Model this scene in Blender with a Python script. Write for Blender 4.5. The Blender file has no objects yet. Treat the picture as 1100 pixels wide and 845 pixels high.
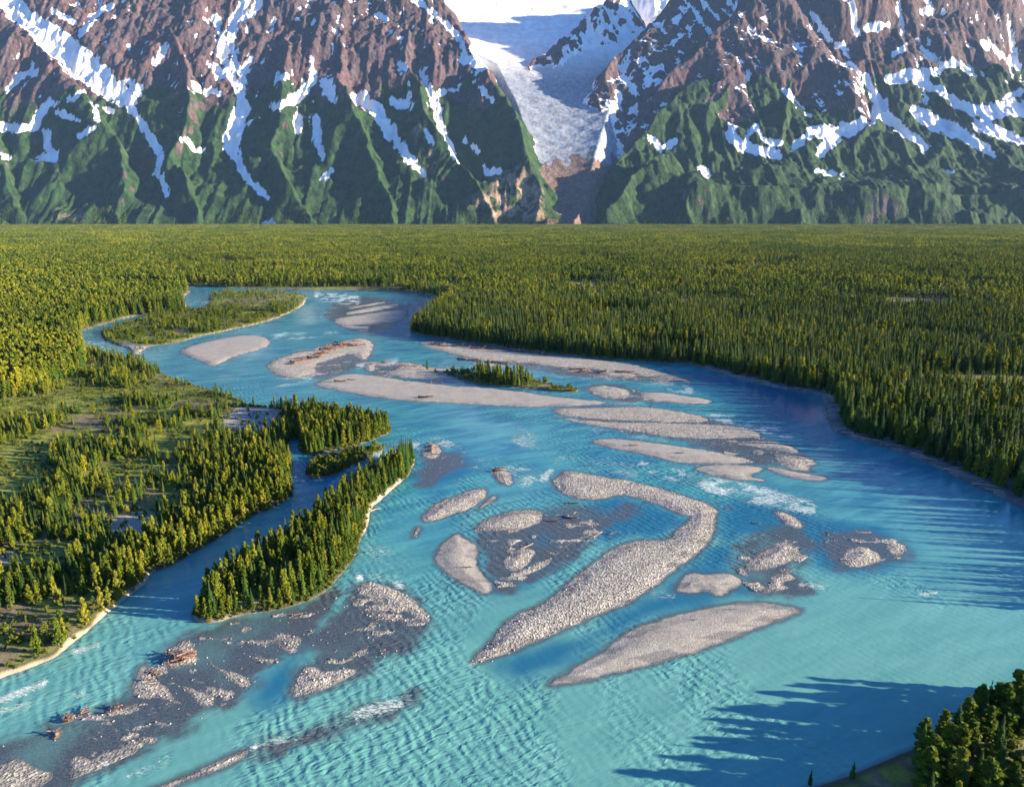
import bpy, math, random
import numpy as np
R = math.radians
rng = np.random.default_rng(7); random.seed(7)
S = bpy.context.scene
COL = S.collection

# ------------------------------------------------------------------ camera, sky, sun, exposure
FPX, CX, CY, HZ, CAMH = 743.0, 550.0, 422.5, 228.0, 120.0
PITCH = math.atan((CY - HZ) / FPX)
cam_d = bpy.data.cameras.new("camera"); cam = bpy.data.objects.new("camera", cam_d); COL.objects.link(cam)
cam.location = (0, 0, CAMH); cam.rotation_euler = (math.pi / 2 - PITCH, 0, 0)
cam_d.sensor_width = 36; cam_d.lens = 36 * FPX / 1100; cam_d.clip_start = 1; cam_d.clip_end = 60000
S.camera = cam
SUN_EL, SUN_AZ = 12.0, 97.5       # azimuth measured clockwise from +Y: 90 = from the right, a little to the camera's side
w = bpy.data.worlds.new("World"); S.world = w; w.use_nodes = True
nt = w.node_tree; bg = nt.nodes["Background"]
sky = nt.nodes.new("ShaderNodeTexSky"); sky.sky_type = 'NISHITA'; sky.sun_disc = False
sky.sun_elevation = R(SUN_EL); sky.sun_rotation = R(SUN_AZ); sky.altitude = 100
sky.air_density = 1.0; sky.dust_density = 0.3; sky.ozone_density = 6.0
tn = nt.nodes.new('ShaderNodeMix'); tn.data_type = 'RGBA'; tn.blend_type = 'MULTIPLY'; tn.inputs[0].default_value = 1; tn.inputs[7].default_value = (.80, .97, 1.22, 1)
nt.links.new(sky.outputs[0], tn.inputs[6]); nt.links.new(tn.outputs[2], bg.inputs[0]); bg.inputs[1].default_value = 0.06
sl = bpy.data.lights.new("sun", 'SUN'); sl.energy = 5.0; sl.angle = R(0.5); sl.color = (1.0, 0.83, 0.63)
so = bpy.data.objects.new("sun", sl); COL.objects.link(so)
a, e = R(SUN_AZ), R(SUN_EL)
from mathutils import Vector
sdir = Vector((math.sin(a) * math.cos(e), math.cos(a) * math.cos(e), math.sin(e)))
so.rotation_euler = sdir.to_track_quat('Z', 'Y').to_euler()
S.view_settings.view_transform = 'Standard'; S.view_settings.look = 'None'
S.view_settings.exposure = 2.2; S.view_settings.gamma = 1.0
HAZE = .85e-5
S.render.engine = 'CYCLES'
S.cycles.max_bounces = 5; S.cycles.diffuse_bounces = 2; S.cycles.glossy_bounces = 2
S.cycles.transmission_bounces = 2; S.cycles.transparent_max_bounces = 6; S.cycles.volume_bounces = 0
S.cycles.use_denoising = True

# ------------------------------------------------------------------ projection helpers (photo traces -> world metres)
cp, sp = math.cos(PITCH), math.sin(PITCH)
def ray(px, py):
    x = (np.asarray(px, float) - CX) / FPX; v = -(np.asarray(py, float) - CY) / FPX
    return x, cp + v * sp, -sp + v * cp
def ground(px, py):
    x, y, z = ray(px, py); t = CAMH / (-z); return x * t, y * t
def at_depth(px, py, Y):
    x, y, z = ray(px, py); t = Y / y; return x * t, Y, CAMH + z * t
def to_px(x, y, z):
    dz = z - CAMH
    f = y * cp - dz * sp; v = y * sp + dz * cp
    return CX + FPX * x / f, CY - FPX * v / f

# ------------------------------------------------------------------ noise
def _h(ix, iy, s):
    n = (ix.astype(np.int64) * 374761393 + iy.astype(np.int64) * 668265263 + s * 1442695041) & 0xffffffff
    n = ((n ^ (n >> 13)) * 1274126177) & 0xffffffff
    n = n ^ (n >> 16)
    return (n & 0xffffff) / float(0xffffff)
def vnoise(x, y, s=0):
    ix = np.floor(x); iy = np.floor(y); fx = x - ix; fy = y - iy
    fx = fx * fx * fx * (fx * (fx * 6 - 15) + 10); fy = fy * fy * fy * (fy * (fy * 6 - 15) + 10)
    ix = ix.astype(np.int64); iy = iy.astype(np.int64)
    a = _h(ix, iy, s); b = _h(ix + 1, iy, s); c = _h(ix, iy + 1, s); d = _h(ix + 1, iy + 1, s)
    return (a + (b - a) * fx) + ((c + (d - c) * fx) - (a + (b - a) * fx)) * fy
def fbm(x, y, o=4, s=0):
    v = 0; A = 1; T = 0
    for k in range(o):
        v = v + A * vnoise(x, y, s + k); T += A; A *= .5; x, y = x * 2.03 + 3.1 * k, y * 2.03 - 1.7 * k
    return v / T
def ridged(x, y, o=5, s=0):
    v = 0; A = 1; T = 0
    for k in range(o):
        n = 1 - np.abs(2 * vnoise(x, y, s + k) - 1); v = v + A * n * n; T += A; A *= .5
        x, y = x * .8 * 2.1 + y * .6 * 2.1 + 5, -x * .6 * 2.1 + y * .8 * 2.1 + 9
    return v / T
def smooth(a, b, x):
    t = np.clip((x - a) / (b - a), 0, 1); return t * t * (3 - 2 * t)

def sdf(x, y, poly, far=60.0):
    """signed distance, positive inside; -far beyond the margin"""
    P = np.asarray(poly, float); out = np.full(x.shape, -far)
    m = (x > P[:, 0].min() - far) & (x < P[:, 0].max() + far) & (y > P[:, 1].min() - far) & (y < P[:, 1].max() + far)
    if not m.any(): return out
    qx, qy = x[m], y[m]; d2 = np.full(qx.shape, 1e18); ins = np.zeros(qx.shape, bool)
    for i in range(len(P)):
        ax, ay = P[i]; bx, by = P[(i + 1) % len(P)]
        ex, ey = bx - ax, by - ay
        L = ex * ex + ey * ey + 1e-12
        t = np.clip(((qx - ax) * ex + (qy - ay) * ey) / L, 0, 1)
        d2 = np.minimum(d2, (qx - ax - t * ex) ** 2 + (qy - ay - t * ey) ** 2)
        c = (ay > qy) != (by > qy)
        ins ^= c & (qx < ex * (qy - ay) / (ey if abs(ey) > 1e-12 else 1e-12) + ax)
    d = np.sqrt(d2); out[m] = np.clip(np.where(ins, d, -d), -far, None)
    return out
def polyline(x, y, pts, far):
    """pts rows (x, y, w): returns max over the line of w - distance"""
    P = np.asarray(pts, float); out = np.full(x.shape, -far * 1.0)
    m = (x > P[:, 0].min() - far) & (x < P[:, 0].max() + far) & (y > P[:, 1].min() - far) & (y < P[:, 1].max() + far)
    qx, qy = x[m], y[m]; best = np.full(qx.shape, -far * 1.0)
    for i in range(len(P) - 1):
        ax, ay, aw = P[i]; bx, by, bw = P[i + 1]; ex, ey = bx - ax, by - ay
        t = np.clip(((qx - ax) * ex + (qy - ay) * ey) / (ex * ex + ey * ey + 1e-9), 0, 1)
        best = np.maximum(best, aw + (bw - aw) * t - np.hypot(qx - ax - t * ex, qy - ay - t * ey))
    out[m] = best; return out
def chaikin(P, n=2):
    P = np.asarray(P, float)
    for _ in range(n):
        Q = np.roll(P, -1, 0); P = np.stack([P * .75 + Q * .25, P * .25 + Q * .75], 1).reshape(-1, 2)
    return P
def wpoly(pts, n=1):
    P = chaikin(pts, n); X, Y = ground(P[:, 0], P[:, 1]); return np.stack([X, Y], 1)

# ------------------------------------------------------------------ traces of the river plain (photo points, dropped onto the plain)
RIVER = [(120,308),(187,308),(245,309),(285,311),(320,311),(380,312),(435,313),(475,320),(470,328),(455,340),(442,352),(441,359),(490,366),(540,373),(600,381),(665,387),(715,390),(740,391),(762,397),(780,404),(815,412),(852,420),(880,423),(888,434),(889,450),(897,464),(912,471),(955,481),(995,497),(1037,517),(1067,531),(1100,547),(1140,566),(1185,592),(1215,640),(1215,690),(1180,718),(1140,738),(1100,752),(1062,765),(1035,780),(998,798),(960,812),(922,829),(888,841),(852,851),(800,885),(800,960),(500,1100),(-100,1150),(-300,900),(-60,755),(0,728),(32,717),(57,707),(82,687),(110,662),(135,643),(150,632),(159,625),(160,615),(175,611),(200,598),(237,577),(267,557),(305,540),(315,531),(313,522),(307,512),(314,503),(312,488),(309,474),(322,471),(323,485),(330,490),(345,487),(375,481),(395,475),(415,466),(422,462),(412,458),(390,453),(360,448),(335,443),(305,438),(268,437),(258,432),(240,424),(215,417),(190,410),(165,397),(146,385),(120,383),(100,378),(87,366),(80,360),(87,356),(110,349),(135,341),(160,338),(162,341),(137,347),(111,354),(107,361),(120,369),(134,373),(147,383),(155,374),(165,371),(190,369),(210,362),(250,354),(285,346),(300,341),(320,332),(331,322),(325,316),(285,313),(245,312),(224,316),(226,326),(212,335),(202,332),(196,318),(208,312),(187,311),(120,312)]
ISLANDS = {
 'wooded': [(207,667),(209,652),(222,637),(250,615),(290,590),(330,560),(365,532),(400,509),(425,496),(440,490),(447,489),(443,503),(435,515),(415,531),(398,546),(395,567),(387,580),(382,597),(365,620),(342,642),(300,655),(250,662),(230,669)],
 'spit': [(328,512),(330,502),(345,495),(375,488),(412,478),(414,481),(395,493),(375,504),(362,510),(340,514)],
 'grove': [(470,399),(490,399),(515,400),(560,406),(590,413),(620,417),(621,422),(600,421),(570,418),(540,416),(515,413),(490,407)],
}
BARS = {
 'b1': [(189,377),(205,371),(235,364),(260,360),(285,361),(292,367),(285,374),(255,382),(240,389),(230,394),(210,386)],
 'b2a': [(355,343),(375,340),(407,335),(437,332),(442,337),(430,345),(415,347),(395,351),(399,356),(382,355),(362,349)],
 'b2b': [(365,337.5),(387,332),(425,326),(431,327),(415,332),(375,338.5)],
 'b2c': [(372,331),(412,323.5),(414,325.5),(375,332.5)],
 'b3': [(285,394),(300,384),(325,377),(357,369),(390,362),(402,370),(395,386),(385,386),(377,379),(357,385),(337,392),(340,400),(317,407),(297,402)],
 'b4': [(336,414),(350,406),(375,401),(395,402),(450,411),(550,419),(565,421),(615,428),(652,432),(647,435),(590,437),(540,437),(490,433),(425,430),(375,422)],
 'b5': [(417,400),(425,395),(450,393),(475,396),(500,398),(500,406),(490,408),(440,406),(425,404)],
 'b5b': [(390,392),(400,390),(405,395),(400,399),(391,398)],
 'b5c': [(427,388),(455,392),(455,395),(430,392)],
 'b6': [(450,367),(477,367),(527,374),(590,380),(640,386),(680,391),(700,397),(720,402),(748,412),(715,407),(680,403),(660,400),(635,396),(590,394),(560,389),(522,388),(490,381),(455,372)],
 'b6b': [(503,389),(540,391),(545,395),(510,394)],
 'b6c': [(602,395),(632,396),(634,401),(606,399)],
 'b6d': [(642,397),(685,402),(684,406),(645,403)],
 'b7': [(628,416),(655,414),(678,420),(674,427),(655,429),(640,424)],
 'b8': [(685,426),(690,421),(715,422),(765,429),(765,434),(727,433),(695,431)],
 'b9': [(590,439),(640,438),(690,436),(735,442),(768,452),(740,454),(690,452),(640,450),(600,446)],
 'b9b': [(588,447),(640,453),(690,454),(740,455),(777,456),(802,459),(823,469),(790,471),(745,471),(715,469),(677,462),(630,456)],
 'b10': [(637,472),(665,471),(740,480),(777,487),(815,496),(790,498),(740,499),(690,488),(640,477)],
 'b11': [(740,502),(765,499),(815,500),(820,505),(802,511),(827,517),(790,516),(760,510)],
 'b12': [(782,476),(815,473),(840,475),(862,486),(852,487),(822,482)],
 'b13': [(825,489),(852,487),(883,496),(865,502),(872,508),(845,503)],
 'b14': [(817,500),(852,506),(897,514),(875,517),(840,511)],
 'b15': [(452,490),(456,480),(463,475),(475,482),(472,491),(460,493)],
 'b16': [(528,510),(532,503),(546,505),(553,516),(547,524),(534,518)],
 'b17': [(452,560),(462,543),(483,534),(517,523),(527,530),(508,546),(483,553),(466,560)],
 'b17b': [(509,550),(526,532),(537,532),(524,544)],
 'b17c': [(440,578),(446,565),(454,567),(449,576)],
 'b18': [(507,568),(521,557),(546,549),(573,546),(585,551),(582,560),(555,571),(514,571)],
 'b19': [(463,602),(476,581),(490,572),(501,578),(515,588),(512,602),(517,615),(533,632),(521,640),(505,632),(478,616)],
 'b20': [(538,603),(548,593),(564,588),(577,592),(566,606),(556,615),(543,613)],
 'b20b': [(541,626),(543,616),(562,612),(582,601),(597,597),(584,609),(560,620)],
 'b21': [(589,521),(600,509),(608,504),(647,511),(692,519),(737,533),(768,543),(772,551),(767,560),(768,572),(756,590),(737,603),(716,618),(701,633),(652,657),(607,677),(553,699),(512,713),(507,709),(528,686),(547,662),(589,644),(615,624),(628,612),(659,589),(686,580),(715,580),(728,567),(745,556),(724,551),(713,544),(692,537),(662,530),(645,537),(612,535)],
 'b22': [(722,636),(728,625),(742,614),(757,617),(782,614),(800,624),(787,635),(771,641),(757,634),(745,638)],
 'b23': [(655,653),(690,637),(672,650)],
 'b24': [(583,736),(625,713),(662,687),(698,667),(753,653),(807,646),(844,648),(868,655),(829,669),(771,691),(716,709),(655,725),(600,736)],
 'b25': [(829,550),(845,550),(866,565),(857,569),(842,561)],
 'b26': [(797,609),(808,597),(840,579),(857,589),(862,597),(835,609),(806,615)],
 'b26b': [(786,610),(797,608),(806,620),(793,618)],
 'b27': [(827,617),(845,615),(857,621),(837,626),(852,632),(830,636),(815,638),(825,627)],
 'b28': [(899,603),(906,591),(927,584),(950,598),(940,607),(915,611)],
 'b28b': [(950,595),(954,577),(976,589),(971,598)],
 'b29a': [(139,736),(152,711),(164,722),(180,740),(186,748),(206,759),(182,756),(168,748),(156,753),(142,749)],
 'b29b': [(170,713),(178,700),(194,686),(202,686),(215,706),(208,715),(188,717)],
 'b29c': [(192,735),(208,738),(231,745),(231,757),(218,763),(206,751)],
 'b29d': [(219,706),(232,715),(260,725),(269,732),(264,742),(256,737),(246,728),(228,719)],
 'b29e': [(233,740),(255,741),(245,754),(236,751)],
 'b29f': [(289,687),(300,678),(312,682),(325,683),(322,692),(315,703),(302,696)],
 'b29g': [(198,727),(214,730),(228,735),(212,734)],
 'b30': [(380,633),(386,626),(400,625),(417,630),(433,637),(451,649),(463,665),(457,672),(447,665),(437,655),(425,660),(409,649),(393,640)],
 'b30b': [(307,752),(322,717),(334,714),(349,722),(371,716),(388,720),(361,736),(336,745)],
 'b31': [(-60,860),(-40,826),(0,822),(14,814),(27,817),(38,826),(58,829),(54,838),(30,852),(-10,880)],
 'b31b': [(75,822),(79,810),(95,815),(113,821),(104,827),(84,831)],
 'b31c': [(123,798),(149,803),(139,812)],
 'b31d': [(146,791),(170,792),(161,801)],
 'b31e': [(155,771),(187,779),(175,780)],
 'b31f': [(190,763),(212,766),(200,770)],
 'b31g': [(108,806),(120,809),(121,819),(113,816)],
 'b32': [(150,852),(191,836),(213,825),(245,812),(267,801),(272,808),(245,822),(218,833),(191,842),(165,858)],
}
SHALLOW = [
 [(444,524),(452,500),(462,488),(490,486),(505,492),(488,508),(455,524)],
 [(508,575),(560,565),(590,545),(622,542),(660,552),(655,570),(625,588),(600,608),(565,624),(538,642),(522,620),(516,592)],
 [(648,545),(680,540),(690,552),(680,562),(662,558)],
 [(878,575),(900,568),(950,570),(980,588),(975,600),(945,610),(905,614),(888,603)],
 [(785,602),(795,580),(825,566),(862,566),(882,588),(872,600),(848,612),(880,640),(800,642)],
 [(140,735),(165,705),(200,680),(250,662),(300,655),(345,640),(362,628),(370,645),(345,672),(325,700),(285,722),(270,745),(225,768),(205,782),(165,800),(125,822),(80,838),(30,870),(-60,880),(-60,805),(20,790),(80,765),(135,752)],
 [(372,640),(385,625),(420,628),(448,642),(468,668),(458,684),(420,706),(385,724),(340,747),(306,753),(320,715),(338,682),(350,660)],
 [(270,798),(330,783),(400,758),(445,742),(440,757),(400,777),(340,802),(275,814)],
 [(392,388),(420,388),(470,395),(430,408),(395,402)],
 [(590,436),(700,434),(800,460),(890,500),(820,505),(740,474),(640,460)],
 [(480,372),(600,383),(700,397),(745,412),(640,408),(560,396)],
 [(350,345),(350,330),(380,318),(440,325),(430,350),(390,358)],
 [(620,418),(640,410),(690,418),(700,432),(660,432)],
 [(285,405),(300,380),(400,366),(398,390),(345,408)],
]
CLEAR = [
 [(530,722),(560,698),(610,682),(660,662),(705,637),(740,608),(770,575),(800,595),(790,620),(830,640),(760,648),(700,662),(650,690),(600,718),(560,735)],
 [(612,545),(655,532),(700,542),(742,555),(715,577),(680,578),(650,588),(630,575)],
 [(770,545),(790,535),(840,545),(900,560),(960,570),(985,592),(960,612),(900,618),(860,610),(870,590),(800,570),(790,600),(770,600)],
 [(268,748),(300,705),(335,682),(322,720),(305,752),(280,758)],
 [(445,495),(480,480),(520,500),(500,515),(450,528)],
 [(505,580),(590,545),(650,550),(620,600),(545,640),(525,630)],
 [(400,352),(440,340),(480,328),(470,322),(400,318),(350,320),(430,326),(445,336)],
 [(440,362),(600,384),(760,402),(880,425),(888,455),(820,450),(700,400)],
]
FOAM = [   # (x, y, half width px, strength)
 ([(342,318,5),(382,323,6)], .8), ([(360,330,3),(345,340,3)], .5), ([(295,360,4),(325,362,5),(360,357,4)], .6), ([(400,352,3),(440,366,4),(480,372,2)], .35),
 ([(300,411,5),(345,402,5)], .6), ([(385,394,4),(425,388,4)], .7), ([(405,398,4),(425,402,3)], .7), ([(480,395,3),(560,402,3),(640,408,3)], .5),
 ([(640,404,3),(700,410,5),(740,420,5)], .6), ([(690,445,2),(760,446,4),(830,462,6),(850,470,3)], .75), ([(640,462,4),(720,472,4),(800,476,4)], .5),
 ([(620,430,2),(700,434,2)], .6), ([(560,470,10),(600,492,8),(680,505,7)], .5), ([(690,500,5),(760,520,8),(830,535,9),(870,545,7)], .75),
 ([(440,480,4),(470,474,4),(500,482,4)], .75), ([(500,498,5),(540,500,6),(565,515,8)], .7), ([(560,505,6),(585,515,5)], .7), ([(400,590,10),(430,610,10)], .5),
 ([(385,620,4),(410,618,5),(430,628,4)], .95), ([(380,560,6),(395,580,4)], .6), ([(0,752,3),(25,743,4),(48,733,3)], .95), ([(0,765,4),(40,752,4),(90,745,3)], .6),
 ([(80,700,3),(105,693,3)], .7), ([(270,803,3),(330,787,5),(400,762,7),(440,750,6)], .8), ([(140,835,5),(180,815,6)], .55), ([(150,775,5),(190,750,3)], .6),
 ([(100,790,5),(150,782,5)], .6), ([(330,560,3),(400,530,3),(430,500,4),(470,485,3)], .0), ([(355,520,3),(385,500,5),(425,480,6)], .7), ([(312,515,3),(345,516,3)], .85),
 ([(700,637,4),(722,640,4)], .55), ([(860,628,3),(890,630,3)], .75), ([(500,655,12),(480,630,10)], .3), ([(505,714,4),(520,705,3)], .8),
 ([(826,774,3),(832,770,2)], 1.), ([(955,833,5),(975,835,4)], .75), ([(1075,742,6),(1100,738,5)], .9), ([(990,638,1.5),(1006,636,1.5)], .9),
 ([(610,560,3),(650,575,3)], .0), ([(600,590,3),(640,570,3)], .6), ([(585,512,4),(592,505,4)], .8), ([(780,430,2),(850,442,2)], .4), ([(150,660,5),(130,720,5)], .12),
 ([(85,362,3),(105,372,4),(130,379,3)], .6), ([(200,330,2),(215,322,2)], .6),
]
W_RIVER = wpoly(RIVER, 1)
W_ISL = {k: wpoly(v, 1) for k, v in ISLANDS.items()}
W_BARS = {k: wpoly(v, 1) for k, v in BARS.items()}
W_SH = [wpoly(v, 2) for v in SHALLOW]; W_CL = [wpoly(v, 2) for v in CLEAR]

def land_fields(x, y):
    D = np.hypot(x, y)
    wob = (fbm(x / 5, y / 5, 3, 11) - .5) * np.clip(D * .007, .8, 6) + (fbm(x / 22, y / 22, 2, 15) - .5) * np.clip(D * .006, 1, 5)
    L = -sdf(x, y, W_RIVER); L = np.where(L <= -60, -60, L)
    L = L + wob * .6
    for k, P in W_ISL.items(): L = np.maximum(L, sdf(x, y, P) + wob * .5)
    B = np.full(x.shape, -60.)
    for k, P in W_BARS.items(): B = np.maximum(B, sdf(x, y, P) + wob * (.45 if k.startswith(('b29', 'b30', 'b31')) else .9))
    B = B + (fbm(x / 1.6, y / 1.6, 3, 17) - .5) * .9 * np.clip(D / 260, .7, 2) + (fbm(x / 9, y / 2.5, 3, 19) - .5) * .9
    sh_ = np.full(x.shape, -60.)
    for i_ in (1, 3, 4, 5, 6, 8, 9, 10, 12, 13): sh_ = np.maximum(sh_, sdf(x, y, W_SH[i_], 10))
    B2 = (fbm(x / 8 + .3 * wob, y / 4.5, 5, 23) - .665) * 14; B = np.where(sh_ > 0, np.maximum(B, np.minimum(B2, sh_)), B)
    return L, B, wob
def height(x, y, L=None, B=None):
    if L is None: L, B, _ = land_fields(x, y)
    n = fbm(x / 14, y / 14, 4, 31) - .5; n2 = fbm(x / 90, y / 90, 3, 41) - .5
    hl = np.where(L > 0, 1.3 * (1 - np.exp(-np.clip(L, 0, 60) / 1.3)) + n * .7 * np.clip(L / 6, 0, 1) + n2 * 2.2 * np.clip(L / 25, 0, 1), np.clip(L * .35, -2.2, 0))
    hb = np.where(B > 0, (.10 + .28 * smooth(.5, 6, B)) * (1 - np.exp(-np.clip(B, 0, 60) / .9)) + .22 * smooth(0, 8, B) + n * .2 * np.clip(B / 3, 0, 1), np.clip(B * .3, -2.2, 0))
    return np.maximum(hl, hb)

# ------------------------------------------------------------------ object helpers
def tag(o, label=None, cat=None, group=None, kind=None):
    if label: o['label'] = label
    if cat: o['category'] = cat
    if group: o['group'] = group
    if kind: o['kind'] = kind
    return o
def link(o, parent=None):
    COL.objects.link(o)
    if parent: o.parent = parent
    return o
def mesh_np(name, co, faces, mats=(), smooth_=True, attrs=None):
    me = bpy.data.meshes.new(name); co = np.asarray(co, np.float32); faces = np.asarray(faces, np.int32); n = faces.shape[1]
    me.vertices.add(len(co)); me.vertices.foreach_set('co', co.ravel())
    me.loops.add(faces.size); me.loops.foreach_set('vertex_index', faces.ravel())
    me.polygons.add(len(faces)); me.polygons.foreach_set('loop_start', np.arange(0, faces.size, n, dtype=np.int32))
    me.polygons.foreach_set('use_smooth', np.full(len(faces), smooth_))
    for m in mats: me.materials.append(m)
    me.update(calc_edges=True)
    for k, v in (attrs or {}).items():
        at = me.attributes.new(k, 'FLOAT', 'POINT'); at.data.foreach_set('value', np.asarray(v, np.float32))
    return me
def grid_faces(nr, nc, keep=None):
    i = np.arange((nr - 1) * (nc - 1)); r, c = i // (nc - 1), i % (nc - 1); a = r * nc + c
    f = np.stack([a, a + 1, a + nc + 1, a + nc], 1)
    if keep is not None: f = f[keep[f].any(1)]
    return f
def compact(co, f, attrs):
    u, inv = np.unique(f.ravel(), return_inverse=True)
    return co[u], inv.reshape(f.shape), {k: v[u] for k, v in attrs.items()}

# ------------------------------------------------------------------ materials
class N:
    def __init__(s, name):
        s.m = bpy.data.materials.new(name); s.m.use_nodes = True; s.t = s.m.node_tree; s.b = s.t.nodes['Principled BSDF']
        s.b.inputs['Roughness'].default_value = .9; s.b.inputs['Specular IOR Level'].default_value = .2
    def n(s, typ, **kw):
        o = s.t.nodes.new(typ)
        for k, v in kw.items():
            if k.startswith('_'): o.inputs[k[1:].replace('_', ' ')].default_value = v
            else: setattr(o, k, v)
        return o
    def l(s, a, b): s.t.links.new(a, b)
    def attr(s, k): return s.n('ShaderNodeAttribute', attribute_name=k).outputs['Fac']
    def pos(s, sc=(1, 1, 1), rot=0):
        g = s.n('ShaderNodeNewGeometry'); m = s.n('ShaderNodeMapping'); m.inputs['Scale'].default_value = sc; m.inputs['Rotation'].default_value = (0, 0, rot)
        if rot: m.vector_type = 'TEXTURE' ; m.inputs['Scale'].default_value = tuple(1 / v for v in sc)
        s.l(g.outputs['Position'], m.inputs[0]); return m.outputs[0]
    def noise(s, scale, vec=None, detail=4, rough=.55, dist=0):
        o = s.n('ShaderNodeTexNoise'); o.inputs['Scale'].default_value = scale; o.inputs['Detail'].default_value = detail
        o.inputs['Roughness'].default_value = rough; o.inputs['Distortion'].default_value = dist
        s.l(vec if vec else s.pos(), o.inputs['Vector']); return o.outputs['Fac']
    def mix(s, f, a, b, blend='MIX'):
        o = s.n('ShaderNodeMix', data_type='RGBA', blend_type=blend)
        for v, i in ((f, 0), (a, 6), (b, 7)):
            if isinstance(v, (int, float)): o.inputs[i].default_value = v
            elif isinstance(v, tuple): o.inputs[i].default_value = v + (1,) if len(v) == 3 else v
            else: s.l(v, o.inputs[i])
        return o.outputs[2]
    def ramp(s, f, stops, interp='LINEAR'):
        o = s.n('ShaderNodeValToRGB'); s.l(f, o.inputs[0]); r = o.color_ramp; r.interpolation = interp
        while len(r.elements) < len(stops): r.elements.new(.5)
        for el, (p, c) in zip(r.elements, stops):
            el.position = p; el.color = (c, c, c, 1) if isinstance(c, (int, float)) else tuple(c) + (1,)
        return o.outputs[0]
    def math(s, op, a, b=0, c=0, clamp=False):
        o = s.n('ShaderNodeMath', operation=op, use_clamp=clamp)
        for v, i in ((a, 0), (b, 1), (c, 2)):
            if isinstance(v, (int, float)): o.inputs[i].default_value = v
            else: s.l(v, o.inputs[i])
        return o.outputs[0]
    def bump(s, h, dist, strength=1, normal=None):
        o = s.n('ShaderNodeBump'); o.inputs['Distance'].default_value = dist
        if isinstance(strength, (int, float)): o.inputs['Strength'].default_value = strength
        else: s.l(strength, o.inputs['Strength'])
        s.l(h, o.inputs['Height'])
        if normal: s.l(normal, o.inputs['Normal'])
        return o.outputs[0]
    def out(s, col=None, nrm=None, rough=None):
        if col is not None: s.l(col, s.b.inputs['Base Color'])
        if nrm is not None: s.l(nrm, s.b.inputs['Normal'])
        if rough is not None:
            if isinstance(rough, (int, float)): s.b.inputs['Roughness'].default_value = rough
            else: s.l(rough, s.b.inputs['Roughness'])
        return s.m

def mat_ground():
    s = N('valley_floor')
    vor = s.n('ShaderNodeTexVoronoi'); vor.inputs['Scale'].default_value = 1.6; s.l(s.pos(), vor.inputs['Vector'])
    vc = s.n('ShaderNodeSeparateColor'); s.l(vor.outputs['Color'], vc.inputs[0])
    g1 = s.mix(s.noise(.12), (.24, .225, .19), (.43, .405, .34))
    gst = s.ramp(vc.outputs[0], [(0, .5), (.5, .95), (1, 1.5)])
    coarse = s.math('MAXIMUM', s.attr('coarse'), .18)
    gc = s.mix(coarse, g1, s.mix(1., g1, gst, 'MULTIPLY'))
    pebble = s.mix(1., gc, s.ramp(s.noise(3.5, detail=6, rough=.8), [(.32, .6), (.68, 1.35)]), 'MULTIPLY')
    silt = s.mix(s.ramp(s.noise(.25, s.pos((1, 2.2, 1)), 4), [(.55, 0), (.68, .6)]), pebble, (.20, .19, .19))
    wet_shade_g = s.mix(s.attr('wet'), silt, (.10, .105, .11))  # dark tone serves wet gravel and the painted shade of the right shore
    soil = s.mix(s.ramp(s.noise(.25, detail=6, rough=.7), [(.4, 0), (.6, 1)]), (.10, .085, .045), (.21, .175, .10))
    grass = s.mix(s.ramp(s.noise(.09, detail=6, rough=.7), [(.35, 0), (.65, 1)]), (.10, .145, .018), (.30, .31, .055))
    grass = s.mix(s.ramp(s.noise(1.4, detail=5, rough=.8), [(.45, 0), (.7, .6)]), grass, (.035, .05, .015))
    land = s.mix(s.attr('grass'), soil, grass)
    land = s.mix(s.attr('bank'), land, (.06, .06, .03)); sand = s.mix(s.attr('edge'), land, (.35, .30, .21))
    rocky = s.mix(s.attr('rocky'), sand, pebble)
    col = s.mix(s.attr('bar'), rocky, wet_shade_g)
    h = s.math('MULTIPLY', vor.outputs['Distance'], coarse)
    b = s.bump(h, .35, 1.); b = s.bump(s.noise(2.6, detail=6, rough=.7), .35, .8, b)
    return s.out(col, b)

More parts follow.
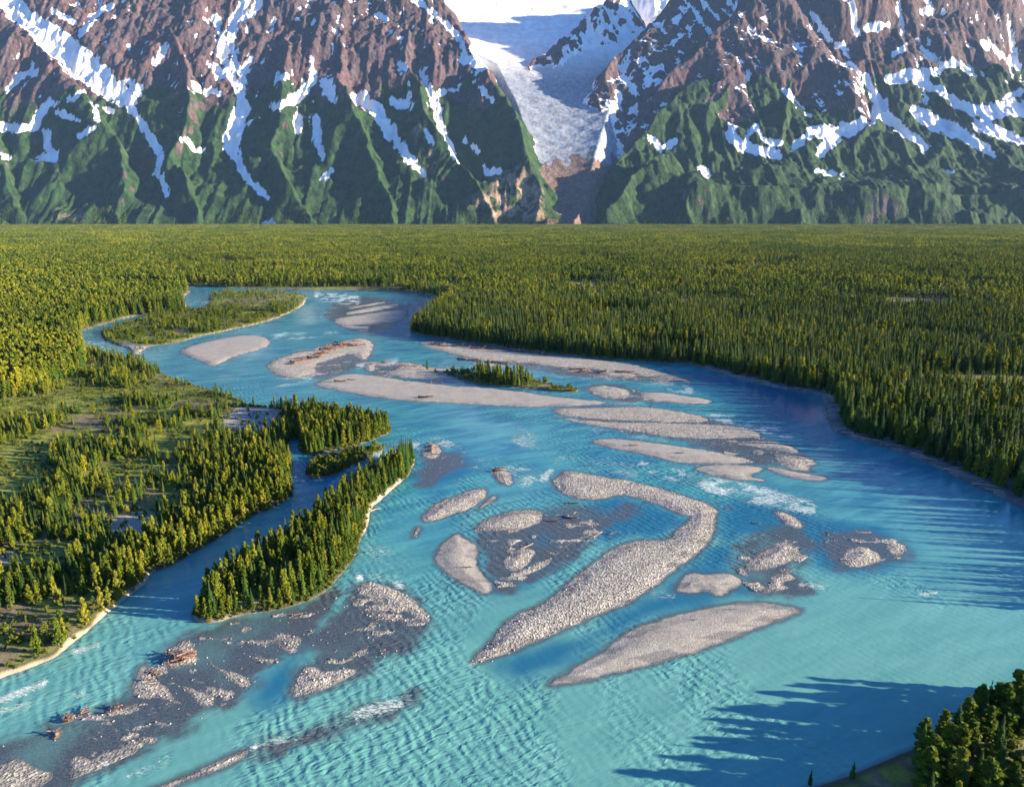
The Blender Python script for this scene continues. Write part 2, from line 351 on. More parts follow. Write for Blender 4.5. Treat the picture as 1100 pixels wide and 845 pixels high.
def mat_water():
    s = N('glacial_water')
    foam, sh, cl, chop = s.attr('foam'), s.attr('shallow'), s.attr('clear'), s.attr('chop')
    big = s.noise(.028, s.pos((1, 1.5, 1)), 3)
    turb = s.mix(s.ramp(big, [(.35, 0), (.65, 1)]), (.012, .130, .215), (.036, .210, .242))
    # silt ribbons drawn out by the current
    rib = s.noise(.16, s.pos((1, .22, 1), R(-62)), 5, .6, .6)
    turb = s.mix(s.ramp(rib, [(.42, 0), (.66, .55)]), turb, (.09, .36, .345))
    turb = s.mix(s.attr('silt'), turb, s.mix(rib, (.075, .262, .222), (.18, .41, .34)))
    clear = s.mix(cl, turb, (.010, .115, .20))
    bed = s.mix(s.ramp(s.noise(1.8, detail=6, rough=.75), [(.42, 0), (.62, 1)]), (.032, .060, .078), (.115, .12, .11))
    c = s.mix(sh, clear, bed)
    w1 = s.noise(.42, s.pos((.75, 1.5, 1), R(24)), 2, .45, .7)
    w2 = s.noise(1.0, s.pos((.7, 1.5, 1), R(8)), 3, .5, .3)
    w3 = s.noise(.13, s.pos((1, 1.6, 1), R(30)), 2, .5, .8)
    wv = s.n('ShaderNodeTexWave', wave_type='BANDS', bands_direction='X', wave_profile='SIN'); wv.inputs['Scale'].default_value = .11
    wv.inputs['Distortion'].default_value = 9; wv.inputs['Detail'].default_value = 2.5; wv.inputs['Detail Scale'].default_value = .8
    s.l(s.pos((1, 1, 1), R(35)), wv.inputs['Vector'])
    hh = s.math('ADD', s.math('MULTIPLY', w1, .8), s.math('MULTIPLY', w2, .22))
    hh = s.math('ADD', hh, s.math('MULTIPLY', wv.outputs['Fac'], .17))
    hh = s.math('ADD', hh, s.math('MULTIPLY', w3, .6))
    # wave crests are mixed with a paler green
    crest = s.ramp(hh, [(.0, 0), (1, 1)])
    c = s.mix(s.math('MULTIPLY', s.ramp(s.math('MULTIPLY', hh, .5), [(.62, 0), (.78, .5)]), s.math('SUBTRACT', 1, sh)), c, (.22, .52, .47))
    fn = s.noise(1.1, s.pos((.45, 1.5, 1), R(-14)), 8, .78, .6)
    fm = s.math('ADD', fn, s.math('MULTIPLY', foam, .20))
    fmask = s.ramp(fm, [(.66, 0), (.78, 1)])
    c = s.mix(s.math('MULTIPLY', fmask, .8), c, (.62, .70, .70))
    st = s.math('MULTIPLY', chop, .55)
    b = s.bump(hh, .75, st)
    b = s.bump(fmask, .25, .6, b)
    s.b.inputs['Specular IOR Level'].default_value = .4; s.b.inputs['IOR'].default_value = 1.33
    return s.out(c, b, s.math('ADD', .16, s.math('MULTIPLY', fmask, .5)))

def mat_mountain(name, snowcol=(.86, .86, .88)):
    s = N(name)
    strat = s.noise(.02, s.pos((1, 1, .35)), 7, .68, .4)
    rock = s.mix(s.ramp(strat, [(.35, 0), (.65, 1)]), (.034, .022, .028), (.165, .098, .088))
    rock = s.mix(s.ramp(s.noise(.004, detail=4), [(.4, 0), (.6, .6)]), rock, (.085, .07, .08))
    vegn = s.noise(.012, detail=8, rough=.7)
    veg = s.mix(s.ramp(vegn, [(.38, 0), (.62, 1)]), (.009, .030, .011), (.036, .082, .020))
    veg = s.mix(s.ramp(s.noise(.06, detail=6, rough=.75), [(.4, .0), (.7, .5)]), veg, (.010, .022, .010))
    rock = s.mix(1., rock, s.ramp(s.noise(.07, s.pos((1, 1, .4)), 6, .75), [(.35, .55), (.65, 1.35)]), 'MULTIPLY')
    vm = s.ramp(s.math('ADD', s.attr('veg'), s.math('MULTIPLY', s.math('SUBTRACT', s.noise(.03, detail=6, rough=.75), .5), .9)), [(.4, 0), (.6, 1)])
    c = s.mix(vm, rock, veg)
    c = s.mix(s.attr('scree'), c, s.mix(s.ramp(s.noise(.03, detail=6, rough=.7), [(.4, 0), (.6, 1)]), (.17, .12, .09), (.42, .29, .19)))
    sn = s.math('ADD', s.attr('snow'), s.math('MULTIPLY', s.math('SUBTRACT', s.noise(.04, s.pos((1, 1, .6)), 8, .78), .5), 1.5))
    sm = s.ramp(sn, [(.46, 0), (.54, 1)])
    sc = s.mix(s.ramp(s.noise(.015, s.pos((1, .4, .4)), 5), [(.35, 0), (.65, 1)]), snowcol, (.74, .69, .66))
    shaded_ice = s.mix(s.attr('shaded_ice'), sc, s.mix(s.ramp(s.noise(.03, s.pos((1, .5, .5)), 7, .75), [(.42, 0), (.6, 1)]), (.20, .26, .34), (.10, .11, .13)))  # blue-grey ice, darkened to carry the valley's shade
    c = s.mix(sm, c, shaded_ice)
    b = s.bump(s.noise(.022, s.pos((1, 1, .5)), 8, .66), 30, s.math('SUBTRACT', 1, s.math('MULTIPLY', sm, .75)))
    b = s.bump(s.noise(.11, detail=5, rough=.7), 7, s.math('SUBTRACT', .8, s.math('MULTIPLY', sm, .7)), b)
    return s.out(c, b)

def mat_leaf(name, dark, mid, bright, trans=.25):
    s = N(name)
    oi = s.n('ShaderNodeObjectInfo'); rnd = oi.outputs['Random']; tint = s.attr('tint')
    zone = s.ramp(s.math('ADD', s.math('MULTIPLY', s.noise(.011, detail=3), .5), s.math('MULTIPLY', s.noise(.0028, s.pos((1, .6, 1)), 3), .5)), [(.38, 0), (.62, 1)])
    f = s.math('ADD', s.math('MULTIPLY', rnd, .48), s.math('MULTIPLY', tint, .30))
    f = s.math('ADD', f, s.math('MULTIPLY', zone, .38))
    c = s.ramp(f, [(.05, dark), (.5, mid), (.95, bright)])
    s.l(c, s.b.inputs['Base Color'])
    tr = s.n('ShaderNodeBsdfTranslucent'); s.l(s.mix(1., c, (1.2, 1.15, .6), 'MULTIPLY'), tr.inputs[0])
    mx = s.n('ShaderNodeMixShader'); mx.inputs[0].default_value = trans
    s.l(s.b.outputs[0], mx.inputs[1]); s.l(tr.outputs[0], mx.inputs[2]); s.l(mx.outputs[0], s.t.nodes['Material Output'].inputs[0])
    return s.m
def mat_simple(name, c1, c2, scale=3, rough=.9):
    s = N(name); oi = s.n('ShaderNodeObjectInfo')
    c = s.mix(s.noise(scale, detail=5, rough=.7), c1, c2)
    c = s.mix(1., c, s.ramp(oi.outputs['Random'], [(0, .62), (.6, 1.), (1, 1.4)]), 'MULTIPLY')
    return s.out(c, s.bump(s.noise(scale * 4), .05, .5), rough)

M_ground = mat_ground(); M_water = mat_water()
M_mount = mat_mountain('rock_snow_scrub')
M_spruce = mat_leaf('spruce_needles', (.016, .044, .008), (.042, .095, .011), (.14, .17, .015), .28)
M_cotton = mat_leaf('cottonwood_leaves', (.035, .085, .009), (.105, .150, .013), (.29, .285, .024), .33)
M_shrub = mat_leaf('willow_leaves', (.05, .09, .012), (.11, .15, .02), (.22, .22, .035), .35)
M_bark = mat_simple('bark', (.06, .05, .04), (.15, .13, .11), 6)
M_stone = mat_simple('river_stone', (.24, .225, .195), (.47, .445, .385), 2)
M_drift = mat_simple('driftwood', (.13, .07, .045), (.26, .16, .11), 4)
M_drift2 = mat_simple('bleached_driftwood', (.30, .22, .15), (.50, .40, .30), 4)

# ------------------------------------------------------------------ valley floor and river sheets
def y_of_py(py): return ground(CX, py)[1]
pys = np.concatenate([np.linspace(1500, 905, 60), np.arange(900, 300, -1.0), np.arange(300, 233, -.8)])
ys = y_of_py(pys); us = np.linspace(-1.15, 1.15, 1150)
U, YY = np.meshgrid(us, ys); XX = U * YY
gx, gy = XX.ravel(), YY.ravel(); nr, nc = XX.shape
L, B, wob = land_fields(gx, gy)
Z = height(gx, gy, L, B)
D = np.hypot(gx, gy)
gpx, gpy = to_px(gx, gy, Z)
COARSE = ['b3', 'b5', 'b9', 'b9b', 'b15', 'b16', 'b17', 'b17c', 'b18', 'b21', 'b26', 'b25', 'b28', 'b28b', 'b30', 'b31', 'b20b', 'b20', 'b32', 'b6', 'b2a', 'b2b']
Cc = np.full(gx.shape, -60.)
for k in COARSE: Cc = np.maximum(Cc, sdf(gx, gy, W_BARS[k], 10))
def poly_any(x, y, polys, n=2, far=60):
    o = np.full(x.shape, -float(far))
    for P in polys: o = np.maximum(o, sdf(x, y, wpoly(P, n), far))
    return o
MEADOW = [[(-80,490),(0,482),(50,471),(112,461),(62,481),(42,500),(68,515),(42,535),(0,545),(-80,560)], [(95,516),(108,504),(150,497),(172,505),(125,516)],
          [(15,592),(40,583),(75,588),(92,598),(62,612),(20,613)], [(0,440),(60,425),(130,415),(150,428),(80,440),(0,455)], [(150,445),(200,440),(190,452),(155,455)]]
SOIL = [[(840,850),(890,838),(960,810),(1000,796),(1010,830),(960,900),(840,900)], [(-60,662),(0,655),(100,641),(142,634),(110,662),(60,700),(0,724),(-60,750)]]
GRAVEL = [[(237,446),(262,438),(300,440),(305,455),(270,470),(240,466)], [(130,556),(165,549),(172,575),(132,581),(108,571)], 
          [(0,600),(14,595),(16,615),(0,625)], [(248,648),(282,644),(285,655),(252,661)],
          [(755,392),(830,398),(878,410),(893,424),(908,446),(933,460),(965,474),(1010,491),(1060,506),(1100,525),(1160,556),(1100,560),(900,480),(870,425),(760,398)], [(130,366),(160,370),(148,384),(125,380)], [(425,520),(395,545),(395,550),(412,540),(440,512)]]
MW = poly_any(gx, gy, MEADOW); GR = poly_any(gx, gy, GRAVEL)
shal_pre = np.full(gx.shape, -60.)
for P in W_SH: shal_pre = np.maximum(shal_pre, sdf(gx, gy, P, 10))
shore_bias = np.where((gpy > 610) & (gpx < 170), .35, 0) + np.where((gpy < 374) & (gpx > 140), .28, 0) + np.where((gpx > 385) & (gpx < 430) & (gpy > 505) & (gpy < 560), .35, 0)
rocky = smooth(-1.5, 2.5, GR + (fbm(gx / 8, gy / 8, 3, 77) - .5) * 8)
edge = (1 - smooth(.5, 2.0, L + (fbm(gx / 7, gy / 7, 3, 78) - .5) * 3)) * (L > -.5)
shore = 1 - smooth(-12, 3, gpx - 930) * 0
edge = edge * np.where((gpx > 470) | (gpy < 315), .12, smooth(.60, .80, fbm(gx / 30, gy / 30, 3, 79) + shore_bias))
grass = smooth(.08, .36, fbm(gx / 35, gy / 35, 4, 80) + np.clip(MW, -5, 5) * .05) * .95
SO = poly_any(gx, gy, SOIL); grass = grass * (1 - smooth(-3, 3, SO) * smooth(.35, .6, fbm(gx / 6, gy / 6, 4, 81)))
barA = smooth(-.4, .3, B - np.maximum(L, -1) * 0) * (L < .3)
wet = np.clip(1 - smooth(-.1, 1.1, B) + smooth(.52, .66, fbm(gx / 14, gy / 3.5, 4, 91)) * .55 * (B < 4), 0, 1) * barA
barA = np.maximum(barA, (L < 0) * 1.)
wet = np.maximum(wet, ((L < 0) & (B < 0)) * 1.)
shade_shore = rocky * (L > 0) * (gpx > 740) * (gpy < 600); barA = np.maximum(barA, shade_shore); wet = np.maximum(wet, shade_shore * (.45 + .5 * smooth(.35, .6, fbm(gx / 5, gy / 5, 3, 82))))  # forest shade painted into the right shore's gravel through this mask
co = np.stack([gx, gy, Z], 1)
f = grid_faces(nr, nc)
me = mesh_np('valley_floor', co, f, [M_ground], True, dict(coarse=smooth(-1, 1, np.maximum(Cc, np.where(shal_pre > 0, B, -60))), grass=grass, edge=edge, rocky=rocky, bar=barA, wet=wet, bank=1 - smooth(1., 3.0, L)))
tag(link(bpy.data.objects.new('valley_floor', me)), kind='structure')
# far outer ground, under everything
me = mesh_np('outer_ground', [(-16000, -2500, -4), (16000, -2500, -4), (16000, 16000, -4), (-16000, 16000, -4)], [(0, 1, 2, 3)], [M_ground], False, dict(coarse=[0] * 4, grass=[1] * 4, edge=[0] * 4, rocky=[0] * 4, bar=[0] * 4, wet=[0] * 4, bank=[0] * 4))
tag(link(bpy.data.objects.new('outer_ground', me)), kind='structure')
# river sheet
shal = np.zeros(gx.shape)
for P in W_SH: shal = np.maximum(shal, smooth(-2.5, 2.5, sdf(gx, gy, P, 20) + (fbm(gx / 6, gy / 6, 4, 55) - .5) * 8))
shal = shal * np.clip(.55 + fbm(gx / 12, gy / 12, 3, 56) * .8, 0, 1)
shal = np.maximum(shal, smooth(-2.2, -.2, B) * .75)
shal = np.maximum(shal, smooth(-1.6, -.1, L) * .5)
clr = np.zeros(gx.shape)
for P in W_CL: clr = np.maximum(clr, smooth(-5, 6, sdf(gx, gy, P, 20) + (fbm(gx / 12, gy / 12, 3, 57) - .5) * 8))
foam = np.zeros(gx.shape)
px0, py0 = to_px(gx, gy, 0 * gx)
for pts, st in FOAM:
    pts = [(p[0], p[1] , p[2] * 1.2) for p in pts]
    v = polyline(px0, py0, pts, 25); foam = np.maximum(foam, st * smooth(-4, 4, v))
foam = foam * (.6 + .85 * smooth(.35, .62, fbm(gx / 9, gy / 7, 4, 63))) + (fbm(gx / 25, gy / 25, 3, 58) - .5) * .5
chop = np.clip(.12 + 1.15 * smooth(.36, .62, fbm(gx / 38, gy / 60, 4, 59)) + foam * 1.0 - shal * .25 - clr * .5, .15, 1.6)
keep = L < 2.0
f = grid_faces(nr, nc, keep)
silt = smooth(330, 170, gy) if False else (1 - smooth(165, 330, gy + (fbm(gx / 45, gy / 45, 3, 60) - .5) * 120)) * .85
wco, f2, at = compact(np.stack([gx, gy, np.zeros_like(gx)], 1), f, dict(shallow=shal, clear=clr * .9, foam=foam, chop=chop, silt=silt))
me = mesh_np('river', wco, f2, [M_water], True, at)
tag(link(bpy.data.objects.new('river', me)), kind='structure')

# ------------------------------------------------------------------ mountains
RIDGES = {   # name: (owner, side slope, points (photo x, photo y, distance m))
 'l_main': ('west', .95, [(-500,-120,9600),(-300,-180,9500),(-100,-150,9500),(150,-190,9500),(300,-170,9400),(400,-130,9200),(440,-60,9000),(475,0,8700),(510,55,8300),(545,110,7800),(572,165,7300),(583,200,6900),(578,232,6500)]),
 'l0': ('west', .95, [(-300,-120,9400),(-200,0,8600),(-150,80,7600),(-120,160,6900),(-110,225,6400)]),
 'l1b': ('west', .9, [(-60,-60,9000),(-50,60,7800),(-20,120,7200),(0,170,6800),(20,225,6400)]),
 'l1': ('west', .85, [(0,-40,8800),(15,8,8250),(55,62,7650),(105,122,7100),(135,165,6800),(130,200,6600),(125,232,6380)]),
 'l2': ('west', .85, [(130,-150,9400),(165,-20,8500),(205,72,7750),(197,120,7350),(185,165,6950),(200,195,6650),(215,232,6380)]),
 'l3': ('west', .9, [(300,-160,9400),(300,0,8500),(312,60,8000),(300,110,7500),(285,150,7150),(310,195,6700),(330,232,6380)]),
 'l4': ('west', .9, [(400,-130,9200),(380,0,8500),(362,60,8000),(375,110,7500),(395,150,7050),(415,200,6600),(425,235,6380)]),
 'l5': ('west', .9, [(440,-60,9000),(435,20,8500),(440,60,8100),(455,110,7600),(490,160,7100),(515,200,6700),(530,235,6400)]),
 'r_main': ('east', .85, [(640,225,6850),(652,192,7100),(680,150,7400),(710,120,7600),(750,85,7800),(790,60,8050),(830,25,8300),(870,-20,8600),(930,-60,8800),(985,-8,8600),(1030,28,8300),(1075,68,8050),(1115,98,7850),(1200,150,7500),(1350,190,7300)]),
 'r1': ('east', .85, [(880,-30,8600),(862,50,8000),(845,100,7600),(835,145,7300),(828,182,7150)]),
 'r1b': ('east', .85, [(800,52,8050),(765,110,7600),(760,150,7300),(770,180,7150)]),
 'r2': ('east', .85, [(925,-60,8800),(925,40,8000),(965,100,7600),(915,150,7300),(920,182,7150)]),
 'r3': ('east', .8, [(985,-8,8600),(1000,60,7900),(1020,105,7550),(1050,150,7250),(1060,182,7150)]),
 'r4': ('east', .8, [(1115,98,7850),(1125,140,7400),(1130,185,7150)]),
 'foothill': ('east', .75, [(720,158,7150),(695,166,7000),(672,200,6750),(655,226,6500)]),
 'foothill2': ('east', .75, [(700,168,6990),(735,196,6800),(742,225,6500)]),
 'bench': ('east', 1.5, [(738,201,6760),(780,196,6740),(840,199,6760),(900,201,6720),(960,203,6740),(1020,205,6710),(1100,206,6740),(1300,206,6740)]),
 'summit': ('east', 2.3, [(820,-95,9500),(900,-125,9400),(980,-100,9500),(1080,-60,9600)]),  # unseen peak added above the view to cast shade on the valley ridges
 'q1': ('icefield', .8, [(665,-12,10200),(640,10,9900),(604,40,9400),(566,74,8950),(556,92,8700)]),
 'q2': ('icefield', .85, [(760,-40,9600),(714,5,9200),(690,30,9000),(664,56,8750),(646,82,8400),(652,118,8050)]),
 'q3': ('icefield', .85, [(830,-30,9100),(770,30,8700),(722,76,8300),(690,115,8000)]),
 'head': ('icefield', .7, [(380,-60,11400),(450,-12,11300),(505,2,11300),(560,2,11300),(610,3,11400),(655,-5,11500),(720,-30,11500)]),
 'far': ('icefield', .7, [(960,-40,10600),(1020,-8,10600),(1060,-20,10500),(1110,-10,10600),(1200,20,10400),(1350,60,10400)]),
}
mys = np.concatenate([np.arange(6150, 9000, 9.0), np.arange(9000, 11900, 22.)])
mus = np.linspace(-1.02, 1.02, 1250)
MU, MY = np.meshgrid(mus, mys); MX = MU * MY; mx, my = MX.ravel(), MY.ravel(); mr, mc = MX.shape
wx = mx + (fbm(mx / 260, my / 260, 4, 101) - .5) * 170; wy = my + (fbm(mx / 260, my / 260, 4, 111) - .5) * 170
best = np.full(mx.shape, -1e9); own = np.zeros(mx.shape, int); arc = np.zeros(mx.shape); dd = np.zeros(mx.shape)
OWN = {'west': 0, 'east': 1, 'icefield': 2}
def face_Y(px_, py_, Y0, z0, s_):
    k = (HZ - max(py_, -38 + 12 * math.sin(px_ * .045))) / FPX
    return (Y0 * s_ - (z0 - 120)) / (s_ - k)
WEST = (6350, 0, 1.12); EAST = (7120, 540, 1.12)
def fix_pts(nm, ow, pts):
    o = []
    for (a_, b_, c_) in pts:
        if ow == 'west': c_ = face_Y(a_, b_, *WEST); b_ = max(b_, -38 + 12 * math.sin(a_ * .045))
        elif ow == 'east' and nm.startswith('r') and b_ < 188: c_ = face_Y(a_, b_, *EAST); b_ = max(b_, -38 + 12 * math.sin(a_ * .045))
        o.append((a_, b_, c_))
    return o
CREST = {}
for ri, (nm, (ow, sl_, pts)) in enumerate(RIDGES.items()):
    pts = fix_pts(nm, ow, pts); CREST[nm] = pts
    if ow != 'icefield' and nm not in ('bench', 'summit'): sl_ = 1.3
    if nm in ('head', 'far'): sl_ = 1.3
    if nm[0] == 'q': sl_ = 1.15
    P = np.array([at_depth(*p) for p in pts]); acc = ri * 5000.
    bz = np.full(mx.shape, -1e9); bt = np.zeros(mx.shape); bd = np.zeros(mx.shape)
    for i in range(len(P) - 1):
        ax, ay, az = P[i]; bx, by, bz_ = P[i + 1]; ex, ey = bx - ax, by - ay; Ln = math.hypot(ex, ey)
        t = np.clip(((wx - ax) * ex + (wy - ay) * ey) / (Ln * Ln), 0, 1)
        d = np.hypot(wx - ax - t * ex, wy - ay - t * ey)
        z = az + (bz_ - az) * t - sl_ * (d ** 1.0) * (1 + .12 * np.exp(-d / 150))
        m = z > bz; bz = np.where(m, z, bz); bt = np.where(m, acc + t * Ln, bt); bd = np.where(m, d, bd); acc += Ln
    m = bz > best; best = np.where(m, bz, best); own = np.where(m, OWN[ow], own); arc = np.where(m, bt, arc); dd = np.where(m, bd, dd)
# the broad faces between the spurs, and the bench at the foot of the eastern one
pxr = CX + FPX * mx / (my * cp - (np.clip(best, 0, 3500) - CAMH) * sp)
for nm, (Y0, z0, s_), ow, lo, hi_ in (('l_main', WEST, 0, -9e9, 584), ('r_main', EAST, 1, 640, 9e9)):
    C = np.array(sorted(CREST[nm])); Yc = np.interp(pxr, C[:, 0], C[:, 2])
    fc = np.where(wy < Yc, z0 + s_ * (wy - Y0), z0 + s_ * (Yc - Y0) - 1.4 * (wy - Yc)) - (300 if nm == 'l_main' else 220) * np.clip((wy - Y0 + 100) / 900, .2, 1)
    fc = np.where((pxr > lo) & (pxr < hi_), fc, -1e9)
    m = fc > best; best = np.where(m, fc, best); own = np.where(m, ow, own); arc = np.where(m, mx * 1.0 + 90000, arc); dd = np.where(m, 160., dd)
bn = 375 + .42 * (wy - 6740) - 1.7 * np.clip(6740 + 70 * np.sin(mx / 300) - wy, 0, None) - 1.3 * np.clip((738 - pxr) * 9, 0, None) - 1.5 * np.clip(wy - 7300, 0, None)
m = bn > best; best = np.where(m, bn, best); own = np.where(m, 1, own); arc = np.where(m, mx * 1.0 + 90000, arc); dd = np.where(m, 100., dd)
nwx = fbm(mx / 300, my / 300, 3, 241); nwy = fbm(mx / 300, my / 300, 3, 245)
# gullies cut across the flanks of every spur
rib = ridged(arc / 150, dd / 900, 3, 201); rib2 = ridged(arc / 55 + 30, dd / 400, 2, 211)
amp = np.clip(dd / 160, 0, 1)
best = best + (rib - .55) * 52 * amp + (rib2 - .55) * 20 * amp
best = best + (ridged(mx / 520 + .3 * nwx, my / 620 + .3 * nwy, 6, 221) - .5) * 120 * np.clip(best / 500, .15, 1) + (ridged(mx / 90, my / 90, 4, 231) - .5) * 30 * np.clip((best - 500) / 1200, .4, 1.4) * np.clip(best / 400, .2, 1)
# glacier floor
FL = [(6100, 0), (6450, 15), (6750, 130), (7000, 330), (7400, 690), (7900, 1050), (8300, 1320), (8900, 1710), (9500, 2130), (10300, 2640), (11000, 3150), (11900, 3500)]
CEN = [(6100, 600), (6800, 607), (7400, 605), (8200, 606), (9200, 600), (10200, 560), (11900, 540)]
fz = np.interp(my, [p[0] for p in FL], [p[1] for p in FL])
cpx = np.interp(my, [p[0] for p in CEN], [p[1] for p in CEN]); cxw = (cpx - 550) / FPX * my / cp * .985
# place the centre line truly (x = (px-550)/f * forward distance)
fwd = my * cp - (fz - CAMH) * sp * 1.0; cxw = (cpx - 550) / FPX * fwd
wfl = np.interp(my, [6400, 7000, 7400, 8000, 9000, 10500], [120, 230, 340, 480, 760, 2200]); fz = fz + np.clip(np.abs(mx - cxw) / wfl, 0, 1) ** 2 * 50 - 1.4 * np.clip(np.abs(mx - cxw) - wfl, 0, None) + (fbm(mx / 160, my / 50, 5, 241) - .5) * 34 * np.clip((my - 6400) / 1000, 0, 1)
valley = (np.abs(mx - cxw) < 1500) & (my > 6350)
fz = np.where(valley, fz, -50)
isfl = fz > best; mz = np.maximum(best, fz); own = np.where(isfl, 2, own)
mz = np.where(mz < 4, 4 + (mz - 4) * .05, mz); mz = np.clip(mz, -30, None)
mz = np.where(my < 6250, np.minimum(mz, (my - 6150) * .3), mz)
# snow lines traced on the faces
SNOW = [
 [(5,0,9),(35,25,12),(60,45,14),(85,65,15),(110,85,13),(128,100,11),(140,110,7),(148,125,3),(160,145,3),(170,158,3.5),(172,170,2.5),(170,184,3.5),(175,196,2.5),(178,206,1.5)],
 [(85,35,3),(100,18,3.5),(118,3,3)], [(130,95,4),(152,92,2.5)], [(60,12,2),(80,22,2)], [(178,47,3),(167,66,2.5)], [(138,87,3),(150,100,2)],
 [(265,-2,6),(252,20,5),(248,42,4),(252,62,4),(262,85,3)], [(232,18,3.5),(240,50,4),(245,75,4.5),(258,95,4.5),(262,115,7),(253,135,8),(248,155,6),(256,175,4),(268,192,3),(286,209,2.5)], [(278,0,4),(262,20,3)], [(228,70,4),(240,78,4)], [(270,60,2),(255,90,2)], [(284,240,3),(292,237,4),(300,243,3)],
 [(337,62,2),(335,85,6),(322,102,6),(298,113,4)], [(320,124,3),(320,138,2.5)], [(338,125,4),(340,150,4),(345,165,3)], [(355,180,2),(349,192,2)], [(355,85,4),(352,100,4)], [(300,82,2),(313,78,2)], [(275,124,3),(268,130,2)],
 [(381,102,4),(404,116,7),(423,145,6),(441,171,3),(455,186,1.5)], [(350,90,8),(358,106,5)], [(392,98,4),(396,112,3)], [(437,112,5),(423,108,4)], [(450,72,1.2),(466,105,4),(474,134,3.5),(492,171,1.5)],
 [(519,176,2),(524,183,3),(536,181,2)], [(499,60,4),(521,70,5),(505,50,3)], [(448,-2,3),(470,18,3),(488,32,2.5),(500,55,2)], [(455,135,1.3),(463,150,2)], [(500,150,1.5),(515,160,2)], [(405,15,2),(412,17,2.5)], [(428,65,1),(436,72,1.5)], [(472,98,2.5),(485,95,1)],
 [(535,80,2),(548,100,2),(560,118,1.5)], [(516,92,2),(530,108,1.5)],
 [(7,96,1.5),(22,80,3),(38,75,3)], [(5,136,3.5),(36,136,5),(42,120,3.5),(56,108,4)], [(48,140,4),(52,150,3),(56,168,4),(40,168,2)], [(62,120,2.5),(84,128,1.5)], [(76,105,2.5),(90,98,2.5)], [(3,168,3),(9,168,2)], [(86,144,2),(100,135,1)], [(103,125,2.5),(103,118,2)], [(28,30,2),(34,36,2)], [(18,60,2),(20,50,1)], [(120,118,1.5),(100,110,1.5)],
 [(205,90,1.5),(222,100,2.5)], [(196,146,1),(211,160,2),(218,158,1)], [(227,97,2),(236,98,2)],
 [(809,44,1.4),(802,80,1.8),(791,109,2.4),(784,124,3.5),(787,145,6),(802,156,6),(834,164,5)], [(798,150,2),(812,135,3),(822,150,3),(838,152,3)],
 [(853,156,3),(875,138,6),(893,143,10),(882,163,4)], [(893,143,8),(918,135,6),(936,124,6),(947,113,7),(936,98,4),(929,84,4.5),(915,69,2.5),(904,47,1.5)],
 [(947,120,7),(973,142,5),(995,156,3)], [(984,118,7),(1009,134,7),(1035,142,6),(1070,166,3)], [(955,84,4),(976,80,7),(1002,76,4.5),(1027,65,4),(1049,80,2.5)],
 [(984,84,5),(1009,95,4),(1035,113,4.5),(1064,120,9),(1082,112,8),(1110,118,7)], [(1050,130,6),(1064,138,7),(1096,149,4),(1110,152,3)], [(860,22,2.2),(882,33,2)], [(933,29,2.5),(955,25,1.5)], [(885,87,3),(915,87,2.5)],
 [(827,65,1.5),(845,95,2.5),(871,124,1.5)], [(878,182,2.5),(904,187,2.5)], [(1016,182,1.5),(1024,184,1.5)], [(991,10,3),(1013,12,3)], [(1056,44,2),(1093,69,2.5)], [(957,60,1.5),(975,45,1.5)], [(985,45,1.5),(1010,68,2)], [(870,12,1.5),(900,50,1.5)], [(1078,105,3),(1100,95,3)],
 [(915,0,1.5),(922,35,1.5)], [(966,0,1.4),(970,35,1.4)], [(700,146,3),(712,158,3.5),(724,150,2)], [(753,178,1.5),(760,186,1.5)],
]
mpx, mpy = to_px(mx, my, mz)
sv = np.full(mx.shape, -40.)
for pts in SNOW: sv = np.maximum(sv, polyline(mpx, mpy, pts, 40))
sv = np.where(sv > -14, sv * 1.0 + .5 + (fbm(mx / 60, my / 80, 5, 261) - .5) * 11 + (fbm(arc / 35, dd / 260, 3, 271) - .5) * 4, sv)
sv = np.where((own == 2) & (mpx < 900), -40, sv); sv = np.where(my > 9400, -40, sv)
mz = mz - 26 * smooth(-4, 5, sv) * (own != 2) - 6 * smooth(-14, 0, sv) * (own != 2)      # couloirs are cut into the face
SG = mz.reshape(mr, mc)
dzy = np.gradient(SG, axis=0) / np.gradient(MY, axis=0); dzx = np.gradient(SG, axis=1) / np.gradient(MX, axis=1)
slope = np.hypot(dzx, dzy).ravel()
lap = SG - (np.roll(SG, 6, 1) + np.roll(SG, -6, 1) + np.roll(SG, 4, 0) + np.roll(SG, -4, 0)) / 4; lap = lap.ravel()
nz = fbm(mx / 90, my / 90, 4, 301); nzb = fbm(mx / 400, my / 400, 3, 311)
snow = smooth(-3.5, 3.5, sv)
hi = smooth(900, 2200, mz)
patch = smooth(.76, .81, nz * .6 + .4 * fbm(arc / 60, dd / 300, 3, 281) + .04 + hi * .05 - np.clip(lap, -25, 25) * .006 + (nzb - .5) * .25) * smooth(800, 1300, mz)
patch = patch * np.where((own == 1) & (mpx < 790), 0, 1); snow = np.maximum(snow, patch * .62)
ice_own = (own == 2)
sfield = smooth(-.3, .3, .48 - slope * .42 + (nz - .5) * 1.6 - np.clip(lap, -30, 30) * .012 + smooth(1800, 2700, mz) * .35 - .30 * smooth(680, 730, mpx) * (mpx < 900))
snow = np.where(ice_own & ~isfl, sfield, snow)
snow = np.where(isfl, smooth(520, 760, mz + (nz - .5) * 450), snow)
snow = np.where(my > 10400, np.maximum(snow, .95), snow)
shaded_ice = np.where(isfl, (1 - smooth(1500, 2300, mz)) * .9, 0)  # valley shade painted into the ice: the lower glacier is darkened
tl = 1330 + (nzb - .5) * 700 + (nz - .5) * 350 + np.where(own == 1, 350, 0)
veg = 1 - smooth(-180, 180, mz - tl)
veg = veg * (1 - smooth(2.6, 3.6, slope + (nz - .5) * 1.2) * .8)
veg = np.where(isfl, 0, veg); veg = np.where(ice_own, veg * .25, veg)
